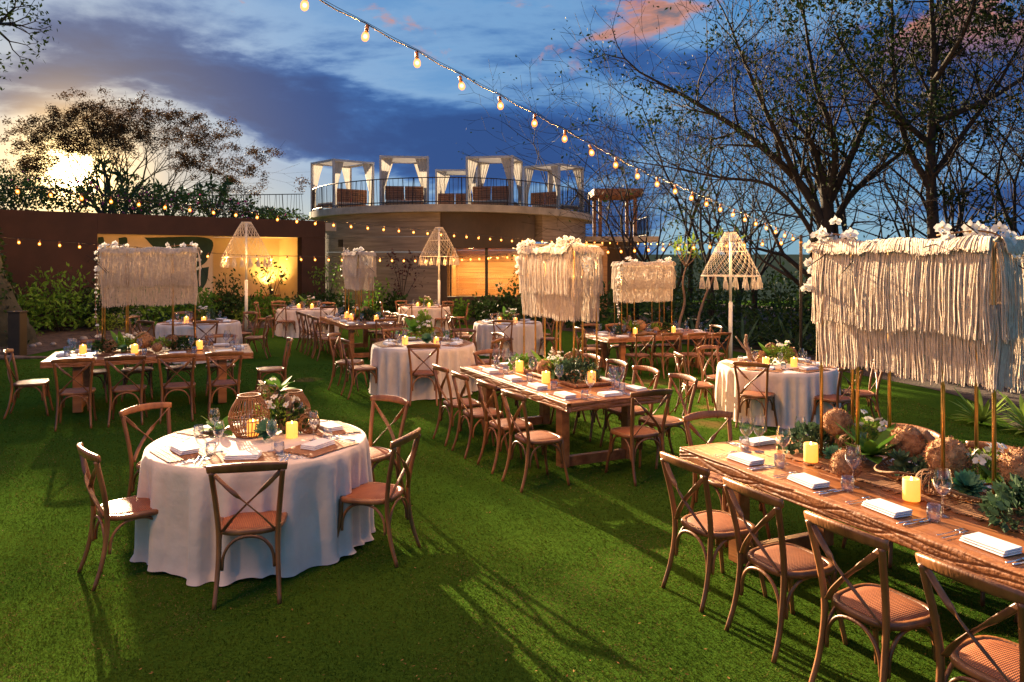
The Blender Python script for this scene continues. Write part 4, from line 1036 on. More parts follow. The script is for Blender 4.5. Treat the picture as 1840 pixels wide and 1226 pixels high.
def leafbasket(p, rz, where, L=.42, tilt=0.0, up=False):
    """pointed boat-shaped slatted basket"""
    g = thing('leaf_basket', ('upright' if up else 'flat') + ' leaf-shaped slatted basket on the ' + where, 'basket', p, rz, 'leaf-shaped baskets'); g.rotation_euler = (tilt, 0, rz)
    n = 14
    def rim(s): return [(-L/2+L*i/n, s*.30*L*math.sin(PI*i/n)**.8, .05+.10*L*abs(2*i/n-1)**2.2) for i in range(n+1)]
    for s in (-1, 1): MB().tube(rim(s), .008, 6).build('rim', M_vine, g)
    MB().tube([(-L/2+L*i/n, 0, .012+.19*L*abs(2*i/n-1)**2.4*.7) for i in range(n+1)], .007, 6).build('keel', M_vine, g)
    for i in range(1, n):
        a, b = rim(-1)[i], rim(1)[i]; m_ = (a[0], 0, .014+.19*L*abs(2*i/n-1)**2.4*.7)
        MB().tube(arc([a, (a[0], a[1]*.6, (a[2]+m_[2])/2-.008), m_, (b[0], b[1]*.6, (b[2]+m_[2])/2-.008), b], 3), .0045, 4).build('slat', M_vine, g)
    return g
def drift(p, rz, where, L=.3, lean=1.0, label='gnarled piece of driftwood'):
    g = MB(); P = arc([(0, 0, .02), (.05*L, .02, .35*L*lean), (.18*L, -.02, .7*L*lean), (.12*L, .03, L*lean)], 5); m = len(P)
    g.tube(P, [.045*(1-.55*i/m)*random.uniform(.8, 1.2) for i in range(m)], 8)
    g.tube(arc([P[6], P[6]+Vector((.12*L, .05, .15*L)), P[6]+Vector((.35*L, .05, .42*L))], 4), [.02]*5+[.016, .013, .010, .008], 6)
    g.tube(arc([P[3], P[3]+Vector((-.15*L, .03, .06*L)), P[3]+Vector((-.5*L, .0, .12*L))], 4), [.022]*5+[.018, .014, .010, .008], 6)
    o = g.build('driftwood', M_drift); o.location = p; o.rotation_euler = (0, 0, rz); return tag(o, label + ' on the ' + where, 'driftwood', 'driftwood pieces')
def lantern(p, where, s=1.0, label='round cane lantern', name='cane_lantern'):
    g = thing(name, label + ' on the ' + where, 'lantern', p, 0, 'cane lanterns'); g.scale = (s,)*3
    prof = [(.098, .006), (.128, .05), (.150, .11), (.155, .165), (.135, .225), (.100, .285), (.082, .318)]
    rib = MB().tube(arc([(r, 0, z) for r, z in prof], 3), .0042, 5).mesh('rib', M_rattan)
    for k in range(34): link('rib', rib, g, rot=(0, 0, 2*PI*k/34))
    for r, z, t in ((.099, .008, .007), (.1525, .135, .004), (.155, .165, .004), (.128, .05, .004), (.083, .318, .009), (.0905, .303, .005)):
        MB().tube([(r*math.cos(2*PI*k/32), r*math.sin(2*PI*k/32), z) for k in range(33)], t, 6, False).build('hoop', M_rattan, g)
    MB().lathe([(.001, .004), (.098, .005)], 24, cap0=False).build('base', M_rattan, g)
    return g
def item(me, name, cat, p, label, group, s=1.0, rot=(0, 0, 0)):
    o = link(name, me); o.location = p; o.scale = (s,)*3; o.rotation_euler = rot; return tag(o, label, cat, group)
def runner(f, a0, a1, b, w, where):
    g = MB(); a = a0
    while a < a1:
        ww = random.uniform(.012, .022); q0 = -w/2+random.uniform(-.03, .02); q1 = w/2+random.uniform(-.02, .03)
        g.strip([(a, q0, .006), (a+random.uniform(-.006, .006), 0, .007+random.uniform(0, .003)), (a, q1, .006)], ww, .006, (0, 0, 1)); a += ww*.98
    o = g.build('bark_runner', M_mat, None, False); p = f.p(0, b); o.location = p; o.rotation_euler = (0, 0, f.rz); tag(o, 'runner of bark strips under the centrepiece of the '+where, 'runner', 'bark-strip runners')
# --- the table with the shaggy balls
T = TABLES['T1']; f = T['f']; d = T['d']; runner(f, -.95, 1.05, .12, .44, d); zt = TH+.014
bunch(f.p(-.97, .16, zt), d, (.20, .16, .17), 420, .05, M_leafD)
bunch(f.p(.66, .06, zt), d, (.26, .22, .20), 700, .05, M_leafD, 'dense dark eucalyptus bunch spreading', 1.0)
candle(f.p(-.75, -.06, zt), d, 1.0); candle(f.p(.12, -.17, zt), d, 1.0)
for a, b, z, s, w in ((-.82, .26, .22, 1.05, 'raised on a rope stand'), (-.34, -.18, .092, .96, 'lying before a wine glass'), (-.36, .40, .17, 1.15, 'beside the driftwood'), (.02, .28, .17, 1.3, 'behind the vine ball'), (.40, .40, .18, 1.3, 'behind white flowers')):
    item(shag[int(abs(a*10)) % 3], 'shaggy_ball', 'decor ball', f.p(a, b, zt+z), 'brown shaggy ball ' + w + ' on the ' + d, 'brown shaggy balls', s, (a*3, b*5, a))
stand = thing('rope_stand', 'small rope-wrapped stand holding up a shaggy ball on the carved table', 'stand', f.p(-.82, .26, zt), 0)
for k in range(3):
    an = k*2.1; MB().tube([(.07*math.cos(an), .07*math.sin(an), 0), (.035*math.cos(an), .035*math.sin(an), .14)], .010, 6).build('leg', M_vine, stand)
item(vine[0], 'vine_ball', 'decor ball', f.p(-.66, .22, zt+.11), 'woven vine ball beside the succulent on the '+d, 'woven vine balls', 1.05); item(vine[1], 'vine_ball', 'decor ball', f.p(.10, .01, zt+.075), 'woven vine ball beside a candle on the '+d, 'woven vine balls', .95)
item(succ_me, 'succulent', 'succulent', f.p(-.62, .02, zt+.05), 'blue-green succulent rosette beside the candle on the '+d, 'succulents on the tables', .8, (.5, -.3, 0))
item(succ_me, 'succulent', 'succulent', f.p(.24, .14, zt+.06), 'large blue-green succulent rosette in a basket on the '+d, 'succulents on the tables', 1.05, (.6, -.2, 0))
item(rosette(.1, 20, M_leafD), 'succulent', 'succulent', f.p(-.22, .16, zt+.10), 'spiky grey succulent lying in a flat basket on the '+d, 'succulents on the tables', .9, (.2, 0, 0))
broadleaf(f.p(-.48, .20, zt+.05), d, 18, .21); broadleaf(f.p(.42, .30, zt), d, 11, .2, M_leafA, .04, 'low narrow green leaf plant'); bunch(f.p(-.1, .28, zt), d, (.22, .16, .12), 260, .05, M_leafD, 'low eucalyptus bunch by the driftwood'); bunch(f.p(-.70, .30, zt), d, (.14, .12, .2), 180, .045, M_leafC, 'lime leaf sprig')
drift(f.p(-.22, .40, zt), .6, d, .26)
leafbasket(f.p(-.22, .12, zt), 1.2, d, .40); leafbasket(f.p(.30, .14, zt), .2, d, .46)
sprayflowers(f.p(-.62, .36, zt+.10), d, 7, .7, .2, .10); sprayflowers(f.p(.22, .34, zt+.08), d, 12, .8, .2, .14, 'large spray of white star flowers')
# --- the table with the leaf baskets
T = TABLES['T2']; f = T['f']; d = T['d']; zt = TH+.004
tray = thing('bark_tray', 'shallow bark-strip tray holding greenery on the '+d, 'tray', f.p(.10, .12, TH+.003), f.rz)
MB().box((0, 0, .006), (1.18, .44, .010)).build('base', M_mat, tray, False)
for y in (-.225, .225): MB().strip([(-.60, y, .02), (0, y, .024), (.60, y, .02)], .03, .034, (0, 0, 1)).build('edge', M_mat, tray)
for x in (-.585, .585): MB().strip([(x, -.20, .02), (x, 0, .024), (x, .20, .02)], .03, .034, (0, 0, 1)).build('edge', M_mat, tray)
bunch(f.p(-.78, -.02, zt), d, (.15, .13, .17), 320, .042, M_leafA, 'light green sprig bunch'); bunch(f.p(.33, .12, zt+.01), d, (.27, .22, .24), 800, .046, M_leafD, 'mounded dark green eucalyptus bunch')
for a, b in ((-.66, -.10), (.24, -.22), (.52, .20)): candle(f.p(a, b, zt+(.012 if b > 0 else 0)), d)
item(shag[0], 'shaggy_ball', 'decor ball', f.p(-.14, -.02, zt+.10), 'brown shaggy ball beside the bark tray on the '+d, 'brown shaggy balls', 1.1); item(vine[0], 'vine_ball', 'decor ball', f.p(.02, .24, zt+.20), 'woven vine ball between the gold posts on the '+d, 'woven vine balls', 1.2)
sprayflowers(f.p(-.02, .02, zt+.08), d, 16, .5, .2, .15, 'rounded spray of small white flowers')
broadleaf(f.p(-.36, .14, zt), d, 11, .26); broadleaf(f.p(.06, .04, zt), d, 8, .20, M_leafB)
leafbasket(f.p(.14, .22, zt+.20), 1.8, d, .46, R(65), True); leafbasket(f.p(-.5, .26, zt+.16), 1.5, d, .40, R(70), True)
# --- the other long tables
for k, items in (('T3', ((-.92, .02), (-.24, -.20), (.62, .0))), ('T4', ((-.45, -.1), (.50, -.1))), ('T5', ((-.5, -.15), (.1, -.2), (.7, .2)))):
    T = TABLES[k]; f = T['f']; d = T['d']; zt = TH+.014; runner(f, -.75, .75, .12, .42, d)
    for a, b in items: candle(f.p(a, b, zt), d)
    bunch(f.p(-.68, .12, zt), d, (.15, .14, .16), 260, .05, M_leafB if k != 'T4' else M_leafD, 'dark leafy bunch'); bunch(f.p(.42, .12, zt), d, (.22, .18, .17 if k != 'T5' else .24), 420, .05, M_leafB, 'dense dark leafy mound')
    broadleaf(f.p(-.42, .15, zt), d, 13, .30 if k != 'T5' else .2); bunch(f.p(.1, .02, zt+.05), d, (.12, .1, .12), 130, .05, M_leafC, 'lime leafy sprig')
    item(vine[0], 'vine_ball', 'decor ball', f.p(-.58, .05, zt+.09), 'woven vine ball behind a gold post on the '+d, 'woven vine balls', 1.2); item(vine[1], 'vine_ball', 'decor ball', f.p(.24, .12, zt+.12), 'woven vine ball among dark leaves on the '+d, 'woven vine balls', 1.3)
    item(shag[1], 'shaggy_ball', 'decor ball', f.p(.05, -.12, zt+.065), 'small brown shaggy ball on the '+d, 'brown shaggy balls', .7); item(shag[2], 'shaggy_ball', 'decor ball', f.p(-.15, .2, zt+.14), 'large brown shaggy ball behind a candle on the '+d, 'brown shaggy balls', 1.3)
    item(succ_me, 'succulent', 'succulent', f.p(-.40, -.04, zt+.04), 'blue-green succulent rosette on the '+d, 'succulents on the tables', .8, (.4, 0, 0))
    sprayflowers(f.p(-.36, .05, zt+.08), d, 10, .7, .16, .1)
    if k == 'T4':
        leafbasket(f.p(.3, .15, zt+.06), .2, d, .6, R(25)); drift(f.p(-.35, .2, zt), 2.6, d, .4, .9); 
    if k == 'T3': leafbasket(f.p(.55, .25, zt+.02), .5, d, .4, R(30))
# --- the round tables
def W3(k, x, y, z=0): c = ROUND[k]['c']; return (c[0]+x, c[1]+y, ROUND[k]['z']+TH+.004+z)
d = ROUND['R1']['d']
lantern(W3('R1', -.12, .12), d, 1.0, 'wide cane lantern holding a candle'); lantern(W3('R1', .13, .44), d, .92, 'cane lantern behind the white star flowers')
candle(W3('R1', -.085, .10, .009), d, .95); candle(W3('R1', .23, .07), d, .95)
item(vine[0], 'vine_ball', 'decor ball', W3('R1', -.03, .30, .30), 'woven vine ball resting high on the '+d, 'woven vine balls', 1.15); item(vine[1], 'vine_ball', 'decor ball', W3('R1', .33, .20, .085), 'woven vine ball beside the candle on the '+d, 'woven vine balls', 1.05)
item(succ_me, 'succulent', 'succulent', W3('R1', .07, -.02, .06), 'large green succulent rosette on the '+d, 'succulents on the tables', 1.05, (.75, 0, 0))
sprayflowers(W3('R1', .08, .25, .08), d, 13, .85, .2, .17, 'large spray of white star flowers'); sprayflowers(W3('R1', -.05, .33, .14), d, 6, .6, .24, .1, 'small spray of white star flowers')
broadleaf(W3('R1', .02, .36, .28), d, 12, .17, M_leafA, .045, 'broad green leaves standing above the lanterns'); broadleaf(W3('R1', -.38, .20), d, 8, .17, M_leafA, .045, 'low broad green leaves beside the lantern')
drift(W3('R1', .10, .24), .4, d, .30); bunch(W3('R1', .15, .30), d, (.18, .15, .2), 160, .06, M_leafB, 'dark leafy bunch')
d = ROUND['R2']['d']
lantern(W3('R2', .18, .18), d, .75, 'cylindrical cane lantern'); drift(W3('R2', .0, .15), .9, d, .55, .7); candle(W3('R2', -.28, -.12), d); candle(W3('R2', .22, -.15), d, .9)
item(succ_me, 'succulent', 'succulent', W3('R2', .08, -.2, .08), 'large green succulent rosette on the '+d, 'succulents on the tables', 1.1, (.8, 0, 0))
broadleaf(W3('R2', -.15, .1, .15), d, 11, .28, M_leafA, .06, 'broad lime leaves rising'); bunch(W3('R2', -.02, .1, .1), d, (.16, .12, .40), 260, .07, M_leafC, 'tall lime flower spike bunch'); sprayflowers(W3('R2', .0, .02, .08), d, 14, .9, .26, .12)
for k in ('R3', 'R4', 'R5', 'R6', 'R7'):
    d = ROUND[k]['d']
    for a, b in ((-.2, -.15), (.18, -.2)): candle(W3(k, a, b), d)
    broadleaf(W3(k, -.05, .1, .08), d, 11, .26, M_leafA if k != 'R4' else M_leafB, .06, 'broad green leaves'); bunch(W3(k, .1, .12), d, (.2, .16, .26), 240, .06, M_leafC if k in ('R3', 'R6') else M_leafD, 'leafy bunch')
    sprayflowers(W3(k, .1, .0, .08), d, 9, .8, .24, .13); item(shag[1], 'shaggy_ball', 'decor ball', W3(k, -.18, .12, .09), 'brown shaggy ball on the '+d, 'brown shaggy balls', .95)
    item(vine[0], 'vine_ball', 'decor ball', W3(k, .0, .22, .2), 'woven vine ball on the '+d, 'woven vine balls', 1.1)
    if k == 'R3': lantern(W3(k, .26, .16), d, .7, 'small birdcage-shaped cane lantern', 'birdcage_lantern'); drift(W3(k, -.3, .2), 2.4, d, .5, .8)
    if k in ('R5', 'R7'):
        o = MB().lathe([(.10, 0), (.15, .10), (.16, .20), (.15, .20), (.13, .1)], 18).build('clay_bowl', M_pot); o.location = W3(k, .12, .16); tag(o, 'terracotta bowl of plants on the '+d, 'bowl', 'terracotta bowls')
    if k == 'R4': lantern(W3(k, -.1, .1), d, .8, 'squat cane lantern')

# ------------------------------------------------------------------ macrame pole lamps
def macrame(x, y, H, label, rz=0):
    z = gz(x, y); g = thing('macrame_lamp', label, 'lamp', (x, y, z), rz, 'macrame pole lamps')
    MB().lathe([(.24, .0), (.24, .025), (.03, .03)], 20).build('base_plate', M_darkm, g)
    MB().tube([(0, 0, .02), (0, 0, H*.47)], .045, 10).build('lower_pole', M_pole, g)
    MB().tube([(0, 0, H*.47), (0, 0, H-.02)], .032, 10).build('upper_pole', M_pole, g)
    r0, r1, hc = .13, .66, 1.0; n = 22; K = 12; paths = []
    for s in (-1, 1):
        for k in range(n):
            pth = []
            for i in range(K+1):
                t = i/K; a = 2*PI*k/n + s*t*1.5 + .06*math.sin(i*PI); r = r0+(r1-r0)*t**.92; pth.append((r*math.cos(a), r*math.sin(a), H-hc*t))
            paths.append(pth)
    v, fc = yarn(paths, .0048, 4); tag(link('netting', np_mesh('netting', v, fc, M_macrame, True), g), kind='stuff')
    for r, zz, t in ((r0, H, .012), (r1, H-hc, .013), (.36, H-hc*.44, .007)):
        MB().tube([(r*math.cos(2*PI*k/36), r*math.sin(2*PI*k/36), zz) for k in range(37)], t, 6, False).build('hoop', M_macrame, g)
    for k in range(3): MB().tube([(0, 0, H-.03), (r0*math.cos(k*2.09), r0*math.sin(k*2.09), H)], .006, 5).build('spoke', M_pole, g)
    MB().tube([(-r1, 0, H-hc), (r1, 0, H-hc)], .008, 5).build('spreader', M_pole, g)
    tas = []
    for q in range(3):
        pth = []; rad = []; rs = random.Random(q)
        for k in range(26):
            a = rs.uniform(0, 6.28); o = rs.uniform(0, .03); e = rs.uniform(.02, .055)
            pth.append([(0, 0, 0), (o*math.cos(a)*.5, o*math.sin(a)*.5, -.06), (e*math.cos(a)*.8, e*math.sin(a)*.8, -.18), (e*math.cos(a), e*math.sin(a), -.28*rs.uniform(.85, 1.1))]); rad.append(.006)
        tas.append(np_mesh('tassel', *yarn(pth, rad), M_macrame, True))
    for k in range(18):
        a = 2*PI*k/18; link('tassel', tas[k % 3], g, (r1*math.cos(a), r1*math.sin(a), H-hc))
    return g
macrame(-7.64, 22.4, 3.13, 'cream macrame cone lamp on a pale pole before the painted recess', .3)
macrame(-2.52, 26.9, 3.42, 'cream macrame cone lamp on a pale pole before the board-marked wall', .9)
macrame(5.05, 18.0, 3.02, 'cream macrame cone lamp on a pale pole under the bare trees', .1)

# ------------------------------------------------------------------ strings of bulbs
bm_ = MB().lathe([(.004, .034), (.016, .030), (.026, .016), (.031, -.004), (.029, -.024), (.018, -.040), (.002, -.046)], 12); bulb_me = bm_.mesh('bulb', M_bulb); core_me = MB().ball((0, 0, -.004), .017, 10, 8).mesh('filament', M_core)
sock_me = MB().lathe([(.012, .030), (.016, .034), (.016, .085), (.010, .092)], 10).mesh('socket', M_socket)
def light_string(pts, spacing, label, power, big=1.0, sag=.0):
    ld_ = bpy.data.lights.new('bulb_light', 'POINT'); ld_.energy = power; ld_.color = (1.0, .56, .22); ld_.shadow_soft_size = 0
    g = thing('light_string', label, 'string lights', tuple(pts[0])); o = Vector(pts[0]); path = []
    for a, b in zip(pts[:-1], pts[1:]):
        a, b = Vector(a), Vector(b); L = (b-a).length; n = max(int(round(L/spacing)), 1)
        for i in range(n): t = i/n; path.append(a.lerp(b, t) - Vector((0, 0, sag*L*4*t*(1-t))))
    path.append(Vector(pts[-1])); fine = []
    for i in range(len(path)-1):
        fine += [path[i], path[i].lerp(path[i+1], .5)-Vector((0, 0, .018))]
    fine.append(path[-1])
    MB().tube([p-o for p in fine], .0055, 5).build('cable', M_cable, g)
    MB().tube([p-o+Vector((.0, .004, .012+.012*(i % 2))) for i, p in enumerate(fine)], .0025, 4).build('support_wire', M_cable, g)
    for p in path:
        b = link('bulb', bulb_me, g, p-o-Vector((0, 0, .10)), (random.uniform(-.25, .25), random.uniform(-.25, .25), 0), (big,)*3); link('socket', sock_me, b); link('filament', core_me, b)
        lp = bpy.data.objects.new('bulb_light', ld_); C.objects.link(lp); lp.parent = b; lp.location = (0, 0, -.034)
ax, ay, az = 6.1, 16.45, 2.55
light_string([(-4.93, .67, 4.55), (-1.49, 5.6, 4.09), (1.61, 10.0, 3.30), (ax, ay, az)], .6, 'string of glowing bulbs running high over the carved tables to the bare trees', 11.0, 1.0)
light_string([(-10.6, 13.6, 3.60), (-5.2, 20.6, 3.10), (0, 27.4, 2.75), (8.6, 38.5, 2.75)], .6, 'string of glowing bulbs running past the brown wing and the terrace front', 4.5, 1.15)
light_string([(-13.2, 19.2, 2.66), (-7.64, 22.0, 2.16), (-2.52, 26.4, 2.05), (ax, ay, az)], .46, 'lower string of glowing bulbs tied from macrame lamp to macrame lamp', 3.0, 1.15)
p = thing('string_post', 'dark slim post tying off the bulb strings beside the bare trees', 'post', (ax, ay, gz(ax, ay)))
MB().tube([(0, 0, 0), (0, 0, az-gz(ax, ay)+.05)], .035, 8).build('pole', M_bark, p); MB().tube([(0, 0, az-gz(ax, ay)), (.06, 0, az-gz(ax, ay)+.02)], .008, 5).build('hook', M_darkm, p)

# ------------------------------------------------------------------ planting
def shrub(x, y, rx, ry, h, n, size, m, label, z=None, name='shrub', asp=.45, cat='shrub', group=None, low=.05, extra=None):
    z = gz(x, y) if z is None else z
    g = thing(name, label, cat, (x, y, z), random.uniform(0, 6), group)
    d = rng.normal(size=(n, 3)); d /= np.linalg.norm(d, axis=1)[:, None]; q = rng.uniform(0, 1, n)**.38
    lump = 1+.28*np.sin(d[:, 0]*5+x*3)*np.sin(d[:, 1]*6+y)+.2*np.sin(d[:, 2]*9+x)
    c = d*(q*lump)[:, None]*np.array([rx, ry, h*.5]); c[:, 2] = np.maximum(c[:, 2]+h*.5, low)
    link('foliage', np_mesh('foliage', *leaves(c, size, asp, .25, .3, spread=d*.7), m), g)
    if extra:
        k = rng.integers(0, n, extra[1]); tag(link('blossom_mass', np_mesh('blossom_mass', *leaves(c[k]*1.03, extra[2], .8, .2, .3), extra[0]), g), kind='stuff')
    st = MB()
    for k in range(6):
        a = k*1.05; st.tube(arc([(0, 0, -.05), (rx*.3*math.cos(a), ry*.3*math.sin(a), h*.35), (rx*.7*math.cos(a), ry*.7*math.sin(a), h*.75)], 3), [.018, .017, .015, .013, .011, .009, .007], 5)
    st.build('stem', M_bark, g); return g
G1 = 'shrubs along the brown wall'
for k, (s, t, h, m) in enumerate(((1.5, -1.1, 1.5, M_leafA), (3.0, -1.0, 1.25, M_leafA), (4.2, -1.2, 1.6, M_leafA), (5.4, -1.0, 1.3, M_leafB), (6.7, -1.1, 1.2, M_leafA), (8.0, -1.2, 1.1, M_leafA), (9.2, -1.0, 1.0, M_leafB), (10.4, -1.1, .95, M_leafA), (11.7, -1.0, .9, M_leafB), (12.8, -.9, 1.0, M_leafB), (-.2, -1.2, 1.4, M_leafA))):
    p = wp(s, t, 0); shrub(p.x, p.y, .95, .75, h, 950, .15, m, ('bright' if m is M_leafA else 'dark') + ' green leafy shrub in the bed along the brown wall', group=G1)
for k in range(6):
    p = wp(1+k*2.1, -1.9, 0); shrub(p.x, p.y, .55, .4, .55, 320, .09, M_leafA if k % 2 else M_leafC, 'low light green ground shrub at the front of the wall bed', group='low shrubs at the bed edge')
G2 = 'hedge plants on the planted roof'
for k, (s, t, h, b) in enumerate(((-3, 1.6, 1.5, 0), (-.6, 1.4, 1.3, 0), (1.6, 1.3, 1.35, 0), (3.6, 1.2, 1.05, 0), (5.4, 1.3, 1.15, 1), (7.2, 1.2, 1.15, 1), (8.9, 1.2, 1.0, 1), (10.5, 1.4, .9, 1), (12.0, 1.3, .55, 1), (4.4, 3.2, 1.5, 1), (8.0, 3.4, 1.4, 1))):
    p = wp(s, t, 0); shrub(p.x, p.y, 1.25, 1.0, h, 1000, .13, M_leafB, 'dark hedge shrub' + (' with magenta bracts' if b else '') + ' growing on the roof of the brown wing', WZ-.06, group=G2, extra=(M_bract, 60, .09) if b else None)
# trailing greenery over the wing's corner
for k in range(3):
    p = wp(11.2+k*.8, .25, 0); shrub(p.x, p.y, .5, .3, .22, 160, .07, M_leafA, 'low trailing plant on the wing roof edge', WZ, group='trailing roof plants')
# in front of the round building
G3 = 'shrubs before the round building'
for x, y, rx, h, m, nn in ((-6.0, 27.6, .6, 1.0, M_leafB, 420), (-5.0, 28.4, .5, .9, M_leafA, 360), (-4.3, 28.6, .5, 1.1, M_leafB, 420), (-1.9, 28.2, .6, .8, M_leafA, 360), (-1.0, 28.0, .6, 1.0, M_leafB, 420), (-.1, 28.2, .7, 1.35, M_leafB, 520), (.7, 27.6, .7, 1.2, M_leafB, 520), (1.5, 27.0, .8, 1.3, M_leafB, 560), (2.4, 26.6, .8, 1.0, M_leafB, 520), (-7.0, 26.3, .5, .8, M_leafB, 360), (-3.3, 28.5, .5, .7, M_leafA, 300)):
    shrub(x, y, rx, rx*.8, h, nn, .14, m, ('bright' if m is M_leafA else 'dark') + ' round-leaved shrub before the round building', group=G3, asp=.8)
for x, y, h, m, lab in ((-4.05, 28.8, 2.5, M_leafP, 'open purple-leaved sapling against the board-marked wall'), (-8.2, 26.6, 2.6, M_leafB, 'thin leafy sapling before the lamp-lit recess'), (-9.2, 25.2, 1.7, M_leafB, 'small leafy sapling beside the painted recess'), (-6.6, 28.0, 2.3, M_leafA, 'thin young papaya-like stem before the concrete wall'), (-4.9, 28.3, 2.0, M_leafA, 'thin upright sapling with a round green head'), (.55, 29.6, 2.6, M_leafB, 'upright cactus-like plant before the glazed room')):
    g = thing('sapling', lab, 'sapling', (x, y, gz(x, y)), random.uniform(0, 6)); st = MB(); tips = []
    for k in range(7):
        a = k*2.4; q = Vector((.55*h/2.4*math.cos(a)*random.uniform(.4, 1.1), .5*h/2.4*math.sin(a), h*random.uniform(.6, 1.0)))
        st.tube(arc([(0, 0, 0), (q.x*.2, q.y*.2, q.z*.5), q], 4), [.02-.0017*i for i in range(9)], 5)
        for j in range(26): tips.append(q*random.uniform(.75, 1.04)+Vector((random.gauss(0, .13), random.gauss(0, .13), random.gauss(0, .10))))
    st.build('stem', M_bark, g); link('foliage', np_mesh('foliage', *leaves(np.array([tuple(t) for t in tips]), .12, .5, 0), m), g)
# dark bank under the trees on the right
G4 = 'dark shrubs under the bare trees'
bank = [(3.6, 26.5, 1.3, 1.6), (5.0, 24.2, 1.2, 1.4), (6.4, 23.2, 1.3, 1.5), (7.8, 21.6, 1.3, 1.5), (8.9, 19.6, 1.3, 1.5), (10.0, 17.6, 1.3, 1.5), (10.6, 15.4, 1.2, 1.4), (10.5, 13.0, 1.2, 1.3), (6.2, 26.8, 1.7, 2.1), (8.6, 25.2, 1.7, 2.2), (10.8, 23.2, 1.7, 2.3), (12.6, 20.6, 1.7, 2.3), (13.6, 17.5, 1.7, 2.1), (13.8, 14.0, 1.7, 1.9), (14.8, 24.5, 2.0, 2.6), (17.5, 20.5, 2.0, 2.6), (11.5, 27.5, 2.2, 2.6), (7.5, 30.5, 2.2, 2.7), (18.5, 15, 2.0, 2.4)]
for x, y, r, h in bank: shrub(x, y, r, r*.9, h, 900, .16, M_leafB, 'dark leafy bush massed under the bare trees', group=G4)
for k in range(9):
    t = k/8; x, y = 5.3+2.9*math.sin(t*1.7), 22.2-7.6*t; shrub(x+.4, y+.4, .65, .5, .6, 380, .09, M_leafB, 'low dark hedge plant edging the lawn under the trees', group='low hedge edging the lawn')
def agave(x, y, L, n, label, group, m=None, w=.045):
    g = broadleaf((x, y, gz(x, y)+.02), 'x', n, L, m or M_leafD, w, name='agave', cat='plant'); g['label'] = label; g['group'] = group
for x, y, L in ((6.2, 20.9, .95), (7.1, 19.7, 1.0), (5.2, 22.0, .9), (8.1, 17.9, .95), (4.6, 23.0, .9), (8.3, 20.0, 1.05), (7.2, 22.3, 1.0)):
    agave(x, y, L, 30, 'spiky blue-green rosette plant in the bed under the trees', 'spiky rosette plants')
for x, y in ((6.75, 11.2), (7.0, 10.5), (7.15, 9.8), (7.5, 11.4), (7.6, 10.4), (7.8, 9.4), (8.2, 11.9), (8.3, 10.6)):
    agave(x, y, .42, 42, 'bright lime fern clump at the lawn edge', 'fern clumps at the lawn edge', M_leafC, .03)
for x, y, h, ln in ((4.45, 20.6, 2.5, .12), (4.95, 20.9, 2.9, .8)):
    g = thing('frangipani', 'bare slender stem ' + ('curving up with a tuft of leaves' if ln < .5 else 'leaning and forked at the top') + ' behind the carved table', 'tree', (x, y, gz(x, y)))
    P = arc([(0, 0, 0), (-.05+ln*.1, 0, h*.25), (.10+ln*.2, .05, h*.5), (-.02+ln*.7, 0, h*.72), (.03+ln, 0, h*.88)], 5)
    st = MB().tube(P, [.05-.0015*i for i in range(len(P))], 7); tips = []
    for k in range(5):
        a = k*1.3; q = P[-1]+Vector((.28*math.cos(a), .28*math.sin(a), h*.14+.08*k)); st.tube(arc([P[-1], P[-1].lerp(q, .5)+Vector((.04*math.cos(a), .04*math.sin(a), 0)), q], 3), .018, 5)
        for j in range(14 if ln < .5 else 4): tips.append(tuple(q+Vector((random.gauss(0, .04), random.gauss(0, .04), random.gauss(0, .03)))))
    st.build('trunk', M_drift, g); link('crown', np_mesh('crown', *leaves(np.array(tips), .22, .25, .2), M_leafC), g)
# pale stones along the mulch
for k in range(34):
    t = k/33; P = arc([(-11.2, 16.2, 0), (-10.25, 19.0, 0), (-8.6, 22.2, 0), (-6.6, 25.2, 0)], 12); q = P[int(t*(len(P)-1))]
    o = MB().ball((0, 0, .03), random.uniform(.05, .11), 7, 5, .18, (1, .8, .6)).build('stone', M_stone); x, y = q.x-random.uniform(.05, .8), q.y+random.uniform(.0, .5); o.location = (x, y, gz(x, y)+.05); tag(o, 'pale loose stone in the mulch along the wall bed', 'stone', 'stones in the wall bed')

